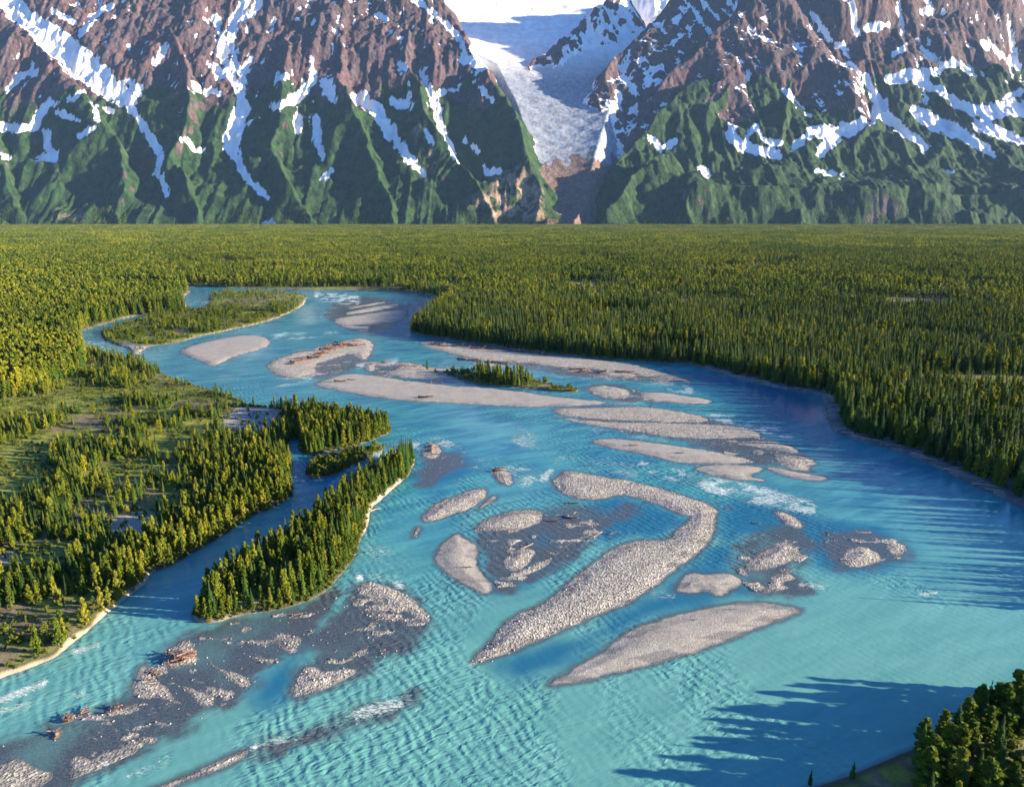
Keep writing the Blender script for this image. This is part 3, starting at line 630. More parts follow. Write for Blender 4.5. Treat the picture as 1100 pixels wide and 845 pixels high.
scr = np.zeros(mx.shape)
for P in ([(530,190),(560,178),(583,205),(584,236),(545,238),(528,215)], [(500,215),(530,205),(560,230),(520,238)], [(440,130),(455,140),(475,190),(460,180)]):
    scr = np.maximum(scr, smooth(-5, 6, sdf(mpx, mpy, P, 20)) * smooth(.42, .55, fbm(mx / 60, my / 60, 4, 321)))
scr = np.where(isfl, .4 * (1 - smooth(500, 800, mz)), scr * (own == 0))
for P in ([(75,222),(95,232),(140,235),(60,238),(60,225)],): scr = np.maximum(scr, .7 * smooth(-3, 6, sdf(mpx, mpy, P, 20)) * smooth(.5, .6, nz))
co = np.stack([mx, my, mz], 1); f = grid_faces(mr, mc)
fo = own[f]; fown = np.where((fo == 2).sum(1) >= 2, 2, np.where((fo == 1).sum(1) >= 2, 1, 0))
for nm, k in (('west_mountain', 0), ('east_mountain', 1), ('glacier_and_icefield', 2)):
    c2, f2, at = compact(co, f[fown == k], dict(snow=snow, veg=veg, scree=scr, shaded_ice=shaded_ice))
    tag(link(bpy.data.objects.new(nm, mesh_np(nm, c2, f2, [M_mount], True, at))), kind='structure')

# ------------------------------------------------------------------ plants
def leafmesh(name, V, F, T, mats, mi, smooth_=False):
    me = bpy.data.meshes.new(name); me.from_pydata([tuple(v) for v in V], [], F)
    at = me.attributes.new('tint', 'FLOAT', 'POINT'); at.data.foreach_set('value', np.array(T, np.float32))
    for m in mats: me.materials.append(m)
    me.polygons.foreach_set('material_index', np.array(mi, np.int32)); me.update(); return me
def trunk_geo(V, F, T, MI, h, r0, r1, mi, sides=6, x0=0, y0=0, lean=0):
    b = len(V)
    for k, (z, r) in enumerate(((-.03, r0 * 1.25), (.06 * h, r0), (.5 * h, (r0 + r1) * .5), (h, r1))):
        for j in range(sides):
            a = 2 * math.pi * j / sides; V.append((x0 + r * math.cos(a) + lean * z, y0 + r * math.sin(a), z)); T.append(.5)
    for k in range(3):
        for j in range(sides): F.append((b + k * sides + j, b + k * sides + (j + 1) % sides, b + (k + 1) * sides + (j + 1) % sides, b + (k + 1) * sides + j)); MI.append(mi)
def conifer_geo(V, F, T, MI, rs, tiers=20, per=9, R0=.135, x0=0, y0=0, H=1.0, base=.06, tb=None, mi=0, sides3=True):
    tb0 = rs.uniform(0, 1) if tb is None else tb
    for t in range(tiers):
        q = t / (tiers - 1); z = H * (base + (1 - base - .03) * q)
        r = H * R0 * ((1 - q) ** .82 + .03) * rs.uniform(.82, 1.15) * (1 if q > .12 else .8)
        n = max(4, int(per * (1 - q * .5))); off = rs.uniform(0, 6.28)
        for j in range(n):
            if rs.random() < .06: continue
            a = off + 2 * math.pi * j / n + rs.uniform(-.25, .25); rr = r * rs.uniform(.6, 1.25); ca, sa = math.cos(a), math.sin(a)
            wdt = rr * .36 + .006 * H; dr = rr * rs.uniform(.15, .55); lift = rr * .12
            b = len(V); tt = min(1, max(0, tb0 * .75 + rs.uniform(0, .25)))
            P = [(0.12 * rr, 0, lift), (.6 * rr, wdt, -dr * .55), (rr, 0, -dr), (.6 * rr, -wdt, -dr * .55), (.6 * rr, 0, lift * .6 - dr * .1)]
            for (u_, v_, w_) in P: V.append((x0 + u_ * ca - v_ * sa, y0 + u_ * sa + v_ * ca, z + w_)); T.append(tt)
            F += [(b, b + 4, b + 1), (b + 1, b + 4, b + 2), (b + 2, b + 4, b + 3), (b + 3, b + 4, b)]; MI += [mi] * 4
    b = len(V)
    for p in ((.012, 0, .9), (-.008, .01, .9), (-.006, -.01, .9), (0, 0, 1.0)): V.append((x0 + p[0] * H, y0 + p[1] * H, p[2] * H)); T.append(tb0)
    F += [(b, b + 1, b + 3), (b + 1, b + 2, b + 3), (b + 2, b, b + 3)]; MI += [mi] * 3
def leafy_geo(V, F, T, MI, rs, clumps=26, per=26, rx=.2, z0=.18, z1=1.0, leaf=.028, x0=0, y0=0, H=1.0, mi=0, tb=None):
    tb0 = rs.uniform(0, 1) if tb is None else tb
    for c in range(clumps):
        q = rs.uniform(0, 1) ** .9; z = z0 + (z1 - z0) * q
        prof = (min(1, .45 + q * 3) * (1.04 - q) ** .62) if clumps > 50 else math.sin(math.pi * min(1, max(.02, (q * .86 + .12)))) ** .7
        a = rs.uniform(0, 6.28); r = rx * prof * rs.uniform(.15, .95); cx, cy = r * math.cos(a), r * math.sin(a)
        cr = rx * rs.uniform(.22, .42) * (.72 if clumps > 50 else 1) * (.65 + .35 * prof); ct = rs.uniform(-.18, .18)
        for l in range(per):
            d = rs.normal(size=3); d /= np.linalg.norm(d) + 1e-6; p = d * cr * rs.uniform(.55, 1.1); p[2] *= 1.25
            n = d + rs.normal(size=3) * .7; n /= np.linalg.norm(n) + 1e-6
            u = np.cross(n, (0.1, .2, 1)); u /= np.linalg.norm(u) + 1e-6; v = np.cross(n, u); s_ = leaf * rs.uniform(.6, 1.3)
            b = len(V); o = np.array((cx, cy, z)) + p
            for (i, j) in ((-1, -.7), (.8, -1), (1, .8), (-.7, 1)):
                w_ = (o + (u * i + v * j) * s_) * H; V.append((x0 + w_[0], y0 + w_[1], w_[2])); T.append(min(1, max(0, tb0 * .7 + .15 + ct + rs.uniform(-.1, .1))))
            F.append((b, b + 1, b + 2, b + 3)); MI.append(mi)
def crown_mesh(kind, name, seed):
    rs = np.random.default_rng(seed); V, F, T, MI = [], [], [], []
    if kind == 'spruce': conifer_geo(V, F, T, MI, rs, 26, 11, rs.uniform(.10, .15)); m = M_spruce
    elif kind == 'cotton': leafy_geo(V, F, T, MI, rs, 70, 20, rs.uniform(.13, .18), .06, .98, .020); m = M_cotton
    else: leafy_geo(V, F, T, MI, rs, 16, 24, .42, .05, .85, .055); m = M_shrub
    return leafmesh(name, V, F, T, [m], MI)
def trunk_mesh(kind, name):
    V, F, T, MI = [], [], [], []
    if kind == 'spruce': trunk_geo(V, F, T, MI, .95, .014, .003, 0)
    else:
        trunk_geo(V, F, T, MI, .8, .016, .004, 0)
        for k in range(5):
            a = k * 2.4; z = .25 + .1 * k; b = len(V); dx, dy = math.cos(a), math.sin(a)
            for (r_, zz, w_) in ((0, z, .007), (.10, z + .14, .003)):
                for j in range(3): V.append((dx * r_ + w_ * math.cos(j * 2.1), dy * r_ + w_ * math.sin(j * 2.1), zz)); T.append(.5)
            for j in range(3): F.append((b + j, b + (j + 1) % 3, b + 3 + (j + 1) % 3, b + 3 + j)); MI.append(0)
    return leafmesh(name, V, F, T, [M_bark], MI)
def whole_mesh(kind, name, seed, lod):
    rs = np.random.default_rng(seed); V, F, T, MI = [], [], [], []
    if kind == 'spruce':
        if lod == 0: conifer_geo(V, F, T, MI, rs, 24, 10, rs.uniform(.10, .15))
        else: conifer_geo(V, F, T, MI, rs, 12, 7, rs.uniform(.13, .16))
        trunk_geo(V, F, T, MI, .9, .014, .004, 1, 4); mats = [M_spruce, M_bark]
    elif kind == 'cotton':
        if lod == 0: leafy_geo(V, F, T, MI, rs, 62, 16, rs.uniform(.13, .18), .06, .98, .023)
        else: leafy_geo(V, F, T, MI, rs, 14, 12, .19, .12, .97, .045)
        trunk_geo(V, F, T, MI, .7, .016, .005, 1, 4); mats = [M_cotton, M_bark]
    else: leafy_geo(V, F, T, MI, rs, 14, 18, .42, .05, .85, .06); trunk_geo(V, F, T, MI, .5, .02, .01, 1, 4); mats = [M_shrub, M_bark]
    return leafmesh(name, V, F, T, mats, MI)
def clump_mesh(name, seed, pc):
    rs = np.random.default_rng(seed); V, F, T, MI = [], [], [], []
    for k in range(26):
        x, y = rs.uniform(-24, 24, 2); h = rs.uniform(11, 21)
        if rs.random() < pc: leafy_geo(V, F, T, MI, rs, 8, 5, .24, .1, .95, .085, x, y, h * .9, 1)
        else: conifer_geo(V, F, T, MI, rs, 6, 6, .17, x, y, h, mi=0)
    return leafmesh(name, V, F, T, [M_spruce, M_cotton], MI)

def proto_collection(name, meshes):
    c = bpy.data.collections.new(name)
    for i, me in enumerate(meshes):
        c.objects.link(bpy.data.objects.new('%s_source_%02d' % (name, i), me))
    return c
def scatter(name, pos, rz, sc, idx, coll, label, cat, tilt=None):
    n = len(pos); me = bpy.data.meshes.new(name); me.vertices.add(n); me.vertices.foreach_set('co', np.asarray(pos, np.float32).ravel())
    rot = np.zeros((n, 3), np.float32); rot[:, 2] = rz
    if tilt is not None: rot[:, :2] = tilt
    for k, t, v in (('rot', 'FLOAT_VECTOR', rot), ('scl', 'FLOAT_VECTOR', sc)):
        a_ = me.attributes.new(k, t, 'POINT'); a_.data.foreach_set('vector', np.asarray(v, np.float32).ravel())
    a_ = me.attributes.new('idx', 'INT', 'POINT'); a_.data.foreach_set('value', np.asarray(idx, np.int32))
    o = bpy.data.objects.new(name, me); link(o); tag(o, label, cat, None, 'stuff')
    g = bpy.data.node_groups.new(name, 'GeometryNodeTree')
    g.interface.new_socket('Geometry', in_out='INPUT', socket_type='NodeSocketGeometry'); g.interface.new_socket('Geometry', in_out='OUTPUT', socket_type='NodeSocketGeometry')
    gi = g.nodes.new('NodeGroupInput'); go = g.nodes.new('NodeGroupOutput'); ci = g.nodes.new('GeometryNodeCollectionInfo'); iop = g.nodes.new('GeometryNodeInstanceOnPoints')
    ci.inputs['Collection'].default_value = coll; ci.inputs['Separate Children'].default_value = True; ci.inputs['Reset Children'].default_value = True
    def na(k, t):
        q = g.nodes.new('GeometryNodeInputNamedAttribute'); q.data_type = t; q.inputs['Name'].default_value = k; return q.outputs['Attribute']
    g.links.new(gi.outputs[0], iop.inputs['Points']); g.links.new(ci.outputs[0], iop.inputs['Instance']); iop.inputs['Pick Instance'].default_value = True
    g.links.new(na('idx', 'INT'), iop.inputs['Instance Index']); g.links.new(na('rot', 'FLOAT_VECTOR'), iop.inputs['Rotation']); g.links.new(na('scl', 'FLOAT_VECTOR'), iop.inputs['Scale'])
    g.links.new(iop.outputs[0], go.inputs[0]); md = o.modifiers.new('scatter', 'NODES'); md.node_group = g
    return o

# where things grow
def jitter_grid(y0, y1, sp_, umax):
    X, Y = np.meshgrid(np.arange(-umax * y1, umax * y1, sp_), np.arange(y0, y1, sp_)); X = X.ravel(); Y = Y.ravel()
    X = X + rng.uniform(-.48, .48, len(X)) * sp_; Y = Y + rng.uniform(-.48, .48, len(Y)) * sp_
    m = np.abs(X) < umax * Y + 30; return X[m], Y[m]
TALL_W = [[(-600,250),(100,255),(200,300),(205,333),(162,338),(135,340),(85,355),(82,365),(95,385),(92,402),(0,436),(-600,500)]]
PENIN = [[(107,360),(137,347),(165,340),(205,332),(228,318),(285,311),(325,314),(332,322),(285,348),(165,373),(130,372)]]
HEADA = [[(318,470),(325,438),(420,455),(425,465),(395,478),(330,492)]]
def veg_of(x, y, L):
    """returns density (0..1), height, kind (0 spruce, 1 cottonwood, 2 willow)"""
    px, py = to_px(x, y, 0 * x); n = len(x)
    r = rng.random(n); r2 = rng.random(n); zn = fbm(x / 60, y / 60, 3, 401); zn2 = fbm(x / 16, y / 16, 3, 402)
    east = (px > 430) & (py < 700) | (py < 309)
    mead = poly_any(x, y, MEADOW, 2, 30); grv = poly_any(x, y, GRAVEL, 2, 30)
    tall = poly_any(x, y, TALL_W, 1, 30) > 0; pen = poly_any(x, y, PENIN, 1, 30) > 0; head = poly_any(x, y, HEADA, 1, 30) > 0
    isl = sdf(x, y, W_ISL['wooded'], 30); spit = sdf(x, y, W_ISL['spit'], 30); grove = sdf(x, y, W_ISL['grove'], 30)
    corner = (px > 840) & (py > 700)
    dens = np.full(n, .9); h = np.full(n, 9.); kind = np.zeros(n, int)
    # default: the young mixed growth of the near west bank
    dens = smooth(.39, .57, zn2 * .6 + zn * .4 + .05 + np.clip((py - 520) / 900, -.08, .1)); h = 4.5 + 4.8 * r * (.6 + .8 * zn); kind = np.where(r2 < .50, 0, np.where(r2 < .80, 1, 2))
    bankfr = (L < 14) & (py > 500) & (px < 330); dens = np.where(bankfr, .98, dens); h = np.where(bankfr, 6.5 + 3.5 * r, h); kind = np.where(bankfr & (r2 < .62), 1, kind)
    h = np.where(kind == 2, 2.2 + 2.2 * r, h)
    sparse = (px < 300) & (py < 480) & (py > 385) & ~tall; dens = np.where(sparse, dens * .6, dens); 
    dens = np.where(mead > -1, .05, dens); h = np.where(mead > -1, 1.5 + r, h); kind = np.where(mead > -1, 2, kind)
    soil_ = poly_any(x, y, SOIL, 2, 30) > 0; gv = grv > -1; dens = np.where(gv, .10, dens); h = np.where(gv, 1.2 + 1.5 * r, h); kind = np.where(gv, 2, kind)
    low = soil_ & (px < 300); dens = np.where(low & (L > 2.5), .22, dens); h = np.where(low, 1.4 + 2 * r, h); kind = np.where(low, np.where(r2 < .6, 2, 1), kind)
    t_ = tall; dens = np.where(t_, .97, dens); h = np.where(t_, 12 + 7 * r, h); kind = np.where(t_, np.where(r2 < .22 + .3 * (zn < .45), 0, 1), kind)
    p_ = pen; dens = np.where(p_, smooth(.3, .5, zn2), dens); h = np.where(p_, 3.2 + 4 * r * r + 4 * smooth(.55, .7, zn), h); kind = np.where(p_, np.where(r2 < .25, 0, np.where(r2 < .55, 1, 2)), kind)
    h = np.where(p_ & (kind == 2), 2.5 + 2 * r, h)
    a_ = head; dens = np.where(a_, .95, dens); h = np.where(a_, 7.5 + 4 * r, h); kind = np.where(a_, (r2 < .6) * 1, kind)
    i_ = isl > 0; cl_ = (zn2 > .66) & (isl > 3); dens = np.where(i_, np.where(cl_, .25, .99), dens); h = np.where(i_, 6.8 + 5 * r * (.5 + zn), h) ; kind = np.where(i_, (r2 < .55) * 1, kind)
    h = np.where(i_ & (isl < 2.5), h * .72, h)
    s_ = spit > 0; dens = np.where(s_, .9, dens); h = np.where(s_, 3 + 2 * r, h); kind = np.where(s_, np.where(r2 < .5, 2, 1), kind)
    gr_ = grove > 0; core = (px > 512) & (px < 568); dens = np.where(gr_, np.where(core, 1., .45), dens); h = np.where(gr_, np.where(core, 8 + 4 * r, 2.5 + 2.5 * r), h); kind = np.where(gr_, np.where(core, (r2 < .5) * 1, 2), kind)
    # the tall forest of the east side and the plain beyond
    e_ = east & ~pen & ~tall & ~gr_; far = smooth(420, 1500, np.hypot(x, y)); back = smooth(.35, .62, zn)
    dens = np.where(e_, .97, dens); h = np.where(e_, (11 + 11 * r ** 1.3) * (.72 + .5 * zn), h)
    pc = .13 + .58 * far + .40 * (back - .4); kind = np.where(e_, (r2 < pc) * 1, kind); h = np.where(e_ & (kind == 1), 10 + 7 * r, h)
    mw = e_ & (fbm(x / 130, y / 60, 3, 403) > .655) & (L > 30); dens = np.where(mw, .12, dens); h = np.where(mw, 4 + 4 * r, h)
    rim = e_ & (L < 5); h = np.where(rim, h * .8, h)
    gv2 = gv & e_ & (L < 5.5 + 3 * zn2); dens = np.where(gv2, .0, dens)
    c_ = corner; dens = np.where(c_, np.where(L > 1.5, .99, .12), dens); h = np.where(c_, 7.5 + 3 * r + 1.5 * (px > 1070), h); kind = np.where(c_, np.where(r2 < .22, 0, np.where(r2 < .7, 1, 2)), kind); h = np.where(c_ & (kind == 2), 3 + 2 * r, h)
    cg = c_ & (gv | (px < 985)); dens = np.where(cg, .05, dens); h = np.where(cg, 2 + 3 * r, h)
    gap = (px > 1104) & (y < 186) & (py < 735) | (px > 1135) & (y < 186); dens = np.where(gap, 0, dens)
    return dens, h, kind, px, py

KN = ['spruce', 'cotton', 'willow']
X, Y = jitter_grid(95, 900, 4.0, 1.25); X2, Y2 = jitter_grid(140, 620, 2.7, .85); q2 = to_px(X2, Y2, 0 * X2); q2 = ((q2[0] < 455) & (q2[1] < 700)) | ((q2[0] > 840) & (q2[1] > 700)); X = np.concatenate([X, X2[q2]]); Y = np.concatenate([Y, Y2[q2]]); Ln, Bn, _ = land_fields(X, Y)
m = Ln > .9; X, Y, Ln, Bn = X[m], Y[m], Ln[m], Bn[m]
dens, h, kind, px, py = veg_of(X, Y, Ln)
m = (rng.random(len(X)) < dens); X, Y, Ln, h, kind, px, py = [v[m] for v in (X, Y, Ln, h, kind, px, py)]
Zt = height(X, Y) - .1
near = dict(x=X, y=Y, z=Zt, h=h, k=kind, px=px, py=py, d=np.hypot(X, Y), L=Ln)
# hand-placed ones the photograph shows on their own
EXTRA = [(870,842,4.2,0,'small lone spruce on the cobbled point at the bottom edge'), (915,838,4.5,0,'lone spruce at the tip of the cobbled point beside the water'), (996,836,5.,0,'lone slim spruce standing on bare gravel in front of the corner wood'),
         (1012,842,3.6,0,'short dark spruce nearest the lone slim one on the gravel'), (459,398,8.,1,'single yellow green young cottonwood standing on a gravel bar in mid river'), (468,401,3.5,2,'small green bush just right of the single mid river cottonwood')]
order = np.argsort(-(near['h'] / near['d']) - 0)
sel = np.zeros(len(X), bool)
inf = (px > 2) & (px < 1098) & (py < 880) & (py > 0)
tpx, tpy = to_px(near['x'], near['y'], near['z'] + near['h']); inf &= (tpy < 843)
for k in (0, 1, 2):
    c = [i for i in order if near['k'][i] == k and inf[i]][:297]; sel[c] = True
def zone(px_, py_, y_, x_, L_):
    P1 = (np.array([x_]), np.array([y_])); row = 'fronting ' if L_ < 7 else 'inside '
    if px_ > 840 and py_ > 700: return row + ('the corner wood cut by the right frame edge' if px_ > 1050 else 'the left half of the bottom right corner wood')
    if sdf(*P1, W_ISL['wooded'], 8)[0] > -3:
        return ('at the rounded lower tip of' if py_ > 635 else 'on the wide lower half of' if py_ > 590 else 'in the middle of' if py_ > 545 else 'on the thin upper end of') + ' the long wooded island'
    if sdf(*P1, W_ISL['grove'], 8)[0] > -3: return 'in the grove on the gravel bar in mid river'
    if sdf(*P1, W_ISL['spit'], 8)[0] > -3: return 'on the low green spit above the wooded island'
    if px_ > 430:
        return row + ('the right forest where its gravel shore starts' if px_ < 860 else 'the right forest at the inside of the river bend' if px_ < 930 else 'the right forest just below the river bend' if px_ < 1000 else 'the right forest along its straight lower shore' if px_ < 1050 else 'the right forest by the right frame edge')
    if py_ < 470 and px_ > 305: return 'on the dark headland above the green spit'
    if py_ < 470: return 'on the upper left bank near the bare gravel flat'
    if py_ > 640: return 'on the brown open ground at the lower left shore'
    return ('along the side channel ' if L_ < 12 else 'inland of the side channel ') + ('below the round meadow at far left' if px_ < 90 else 'beside the round meadow' if px_ < 160 else 'facing the lower wooded island' if px_ < 230 else 'facing the upper wooded island')
LOOK = {0: ('pointed spruce', 'spruce', 'spruce_tree'), 1: ('yellow green cottonwood', 'cottonwood', 'cottonwood_tree'), 2: ('rounded willow bush', 'bush', 'willow_bush')}
GRPN = {0: 'spruces ', 1: 'cottonwoods ', 2: 'willow bushes '}
crowns = {0: [crown_mesh('spruce', 'spruce_crown', 500 + i) for i in range(5)], 1: [crown_mesh('cotton', 'cottonwood_crown', 520 + i) for i in range(4)]}
trunks = {0: trunk_mesh('spruce', 'spruce_trunk'), 1: trunk_mesh('cotton', 'cottonwood_trunk')}
bushes = [crown_mesh('willow', 'willow_bush', 540 + i) for i in range(3)]
def plant(k, x, y, z, h_, label, group):
    look = LOOK[k]; wsc = random.uniform(.88, 1.15) * (1.02 if k == 1 else 1.08)
    if 'corner wood' in label: wsc *= (1.25, 1.75, 1.1)[k]; h_ *= 1.15
    if k == 2: o = bpy.data.objects.new(look[2], random.choice(bushes)); link(o)
    else:
        o = bpy.data.objects.new(look[2], None); link(o); o.empty_display_size = .1
        c = bpy.data.objects.new('crown', random.choice(crowns[k])); link(c, o); t = bpy.data.objects.new('trunk', trunks[k]); link(t, o)
    o.location = (x, y, z); o.rotation_euler = (0, 0, random.uniform(0, 6.28)); o.scale = (h_ * wsc, h_ * wsc, h_)
    tag(o, label, look[1], group)
for i in np.nonzero(sel)[0]:
    k = int(near['k'][i]); zn_ = zone(near['px'][i], near['py'][i], near['y'][i], near['x'][i], near['L'][i]); tall_ = near['h'][i] > (10.5, 8.5, 3.1)[k]
    plant(k, near['x'][i], near['y'][i], near['z'][i], near['h'][i], ('tall ' if tall_ else 'small ') + LOOK[k][0] + ' ' + zn_, ('tall ' if tall_ else 'small ') + GRPN[k] + zn_)
for (a_, b_, h_, k, lab) in EXTRA:
    gx_, gy_ = ground(a_, b_); zz = float(height(np.array([gx_]), np.array([gy_]))[0]); plant(k, gx_, gy_, max(zz, .1) - .05, h_, lab, None)
C_near = proto_collection('tree', [whole_mesh('spruce', 'spruce_whole', 600 + i, 0) for i in range(5)] + [whole_mesh('cotton', 'cottonwood_whole', 610 + i, 0) for i in range(4)] + [whole_mesh('willow', 'willow_whole', 620 + i, 0) for i in range(3)])
C_mid = proto_collection('mid_tree', [whole_mesh('spruce', 'spruce_mid', 630 + i, 1) for i in range(4)] + [whole_mesh('cotton', 'cottonwood_mid', 640 + i, 1) for i in range(3)] + [whole_mesh('willow', 'willow_mid', 650, 1)])
C_far = proto_collection('wood', [clump_mesh('wood_patch', 660 + i, [.4, .62, .8, .95][i]) for i in range(4)])
def put(name, x, y, z, h_, kd, coll, nk, label, cat):
    n = len(x); st = np.cumsum([0] + nk); idx = np.array([st[k] for k in kd]) + (rng.random(n) * np.array([nk[k] for k in kd])).astype(int)
    wsc = rng.uniform(.85, 1.18, n) * np.where(np.asarray(kd) == 1, 1.02, 1.08); sc = np.stack([h_ * wsc, h_ * wsc, h_], 1)
    scatter(name, np.stack([x, y, z], 1), rng.uniform(0, 6.28, n), sc, idx, coll, label, cat)
r_ = ~sel
for nm, kk, lab, cat in (('spruce_forest', 0, 'dense dark spruce forest standing behind the front trees on the valley floor', 'forest'), ('cottonwood_forest', 1, 'yellow green cottonwoods mixed through the spruce on the valley floor', 'forest'), ('willow_scrub', 2, 'low willow scrub spread over banks, islands and meadows', 'scrub')):
    q = r_ & (near['k'] == kk); put(nm, near['x'][q], near['y'][q], near['z'][q], near['h'][q], near['k'][q], C_near, [5, 4, 3], lab, cat)
print('near trees', len(X), 'individual', sel.sum())
# ground scrub on the grassy west bank and islands
X, Y = jitter_grid(110, 620, 2.3, .85); Ln, Bn, _ = land_fields(X, Y); ppx, ppy = to_px(X, Y, 0 * X)
m = (Ln > .35) & ((ppx < 640) & (ppy > 360)) & (rng.random(len(X)) < np.where(Ln < 3.2, .9, smooth(.35, .65, fbm(X / 9, Y / 9, 3, 431)) * .95)); X, Y, Ln = X[m], Y[m], Ln[m]
gr_ = poly_any(X, Y, GRAVEL, 2, 20) > 0; m = ~gr_ | (rng.random(len(X)) < .12); X, Y = X[m], Y[m]
put('ground_scrub', X, Y, height(X, Y) - .1, rng.uniform(.7, 2.0, len(X)), np.full(len(X), 2), C_near, [5, 4, 3], 'knee high scrub between the trees of the near banks', 'scrub')
X, Y = jitter_grid(140, 460, 1.15, .85); ppx, ppy = to_px(X, Y, 0 * X); m = (ppx < 640); X, Y = X[m], Y[m]; Ln, Bn, _ = land_fields(X, Y); ppx, ppy = to_px(X, Y, 0 * X)
m = (Ln > .05) & (Ln < 2.6) & ~((ppy > 605) & (ppx < 172)) & ~((ppx > 385) & (ppx < 430) & (ppy > 505) & (ppy < 560) & (Ln < 1.6)) & (rng.random(len(X)) < .75); X, Y = X[m], Y[m]
put('bankside_scrub', X, Y, height(X, Y) - .15, rng.uniform(.8, 2.1, len(X)), np.full(len(X), 2), C_near, [5, 4, 3], 'green willow scrub overhanging the waterline of islands and side channel', 'scrub')
# middle distance
X, Y = jitter_grid(900, 2300, 7.0, .86); Ln, Bn, _ = land_fields(X, Y); m = Ln > 2; X, Y, Ln = X[m], Y[m], Ln[m]
dens, h, kind, px, py = veg_of(X, Y, Ln); m = rng.random(len(X)) < dens; X, Y, h, kind = X[m], Y[m], h[m], kind[m]
put('middle_distance_forest', X, Y, height(X, Y) - .1, h * 1.05, kind, C_mid, [4, 3, 1], 'mixed forest of the middle distance beyond the river bends', 'forest')
# the plain up to the foot of the mountains
X, Y = jitter_grid(2290, 6350, 34.0, .84); zn = fbm(X / 260, Y / 260, 4, 451); zz = np.clip((zn - .34) * 3.2 + rng.uniform(-.3, .3, len(X)), 0, .999)
n = len(X); sc = np.stack([rng.uniform(.85, 1.2, n)] * 2 + [rng.uniform(.75, 1.15, n)], 1)
rise = 0 * X
scatter('far_forest', np.stack([X, Y, rise], 1), rng.uniform(0, 6.28, n), sc, (zz * 4).astype(int), C_far, 'forested plain reaching to the foot of the mountains', 'forest')
X2, Y2 = jitter_grid(6255, 6750, 13.0, .80); ci_ = np.clip(np.round((X2 / Y2 + 1.02) / 2.04 * (mc - 1)).astype(int), 0, mc - 1); ri_ = np.clip(np.searchsorted(mys, Y2), 0, mr - 1); z2 = SG[ri_, ci_]
m = (z2 > -5) & (z2 < 15 + 150 * smooth(.40, .70, fbm(X2 / 330, Y2 / 900, 3, 455)) + 40 * (rng.random(len(X2)) - .5)); X2, Y2, z2 = X2[m], Y2[m], z2[m]
put('slope_forest', X2, Y2, z2 - 2, rng.uniform(12, 21, len(X2)), (rng.random(len(X2)) < .45) * 1, C_mid, [4, 3, 1], 'trees climbing the lowest slopes at the foot of the mountains', 'forest')

# ------------------------------------------------------------------ stones
def stone_mesh(seed, cuts=1):
    import bmesh
    rs = random.Random(seed); bm = bmesh.new(); bmesh.ops.create_icosphere(bm, subdivisions=2 if cuts else 1, radius=.5)
    ax = Vector((rs.uniform(.8, 1.25), rs.uniform(.65, 1.), rs.uniform(.45, .75)))
    for k in range(5):
        nrm = Vector((rs.uniform(-1, 1), rs.uniform(-1, 1), rs.uniform(-.3, 1))).normalized(); d = rs.uniform(.28, .42)
        for v in bm.verts:
            t = v.co.dot(nrm) - d
            if t > 0: v.co -= nrm * t * .8
    for v in bm.verts: v.co = Vector((v.co.x * ax.x, v.co.y * ax.y, v.co.z * ax.z + .12))
    me = bpy.data.meshes.new('boulder'); bm.to_mesh(me); bm.free(); me.materials.append(M_stone)
    at = me.attributes.new('tint', 'FLOAT', 'POINT'); return me
C_stone = proto_collection('stone', [stone_mesh(700 + i, 0) for i in range(6)])
BP = [stone_mesh(720 + i) for i in range(6)]
# (bars, stones per square metre, size range)
X, Y = jitter_grid(135, 900, 1.05, .80); ppx, ppy = to_px(X, Y, 0 * X)
m = (ppy > 360) & (ppy < 850) & (ppx > -10) & (ppx < 1000); X, Y = X[m], Y[m]
Lx, Bx, _ = land_fields(X, Y); ppx, ppy = to_px(X, Y, 0 * X)
Cx = np.full(X.shape, -60.)
for k in COARSE: Cx = np.maximum(Cx, sdf(X, Y, W_BARS[k], 10))
cob = fbm(X / 4, Y / 4, 3, 461)
shl = np.full(X.shape, -60.)
for P in W_SH: shl = np.maximum(shl, sdf(X, Y, P, 10))
Cx = np.maximum(Cx, np.where(shl > 0, Bx, -60))
pr = np.where(Cx > -.6, .62, np.where(Bx > -.3, .16, 0))
pr = np.where((Bx < -.3) & (shl > 0), .55 * smooth(.40, .58, cob + .04), pr)
hook = (ppx > 380) & (ppx < 470) & (ppy > 640) & (ppy < 735) | (ppx > 310) & (ppx < 420) & (ppy > 690) & (ppy < 740)
pr = np.where(hook & (Bx < -.3) & (shl > 0), .5 * smooth(.40, .58, cob), pr)
pr = np.where((Bx < -.3) & (Bx > -1.6) & (Cx > -1.7), .3, pr)
pr = np.where((Lx > -1.0) & (Lx < 1.2) & (ppx > 860), .35, pr)
m = rng.random(len(X)) < pr; X, Y, Bx, Lx, Cx = X[m], Y[m], Bx[m], Lx[m], Cx[m]; ppx, ppy = ppx[m], ppy[m]
Zs = np.maximum(height(X, Y), -.12); n = len(X)
size = .20 + .45 * rng.random(n) ** 2.4; size = np.where(Bx < -.3, size * .9, np.where(Cx < -.6, size * .6, size)); size *= np.clip(np.hypot(X, Y) / 260, .85, 1.3)
app = size / np.hypot(X, Y) ; seen = (ppx > 3) & (ppx < 1095) & (ppy < 842)
big = np.argsort(-np.where(seen, app * (1 + .4 * rng.random(n)), 0))[:300]
bsel = np.zeros(n, bool); bsel[big] = True
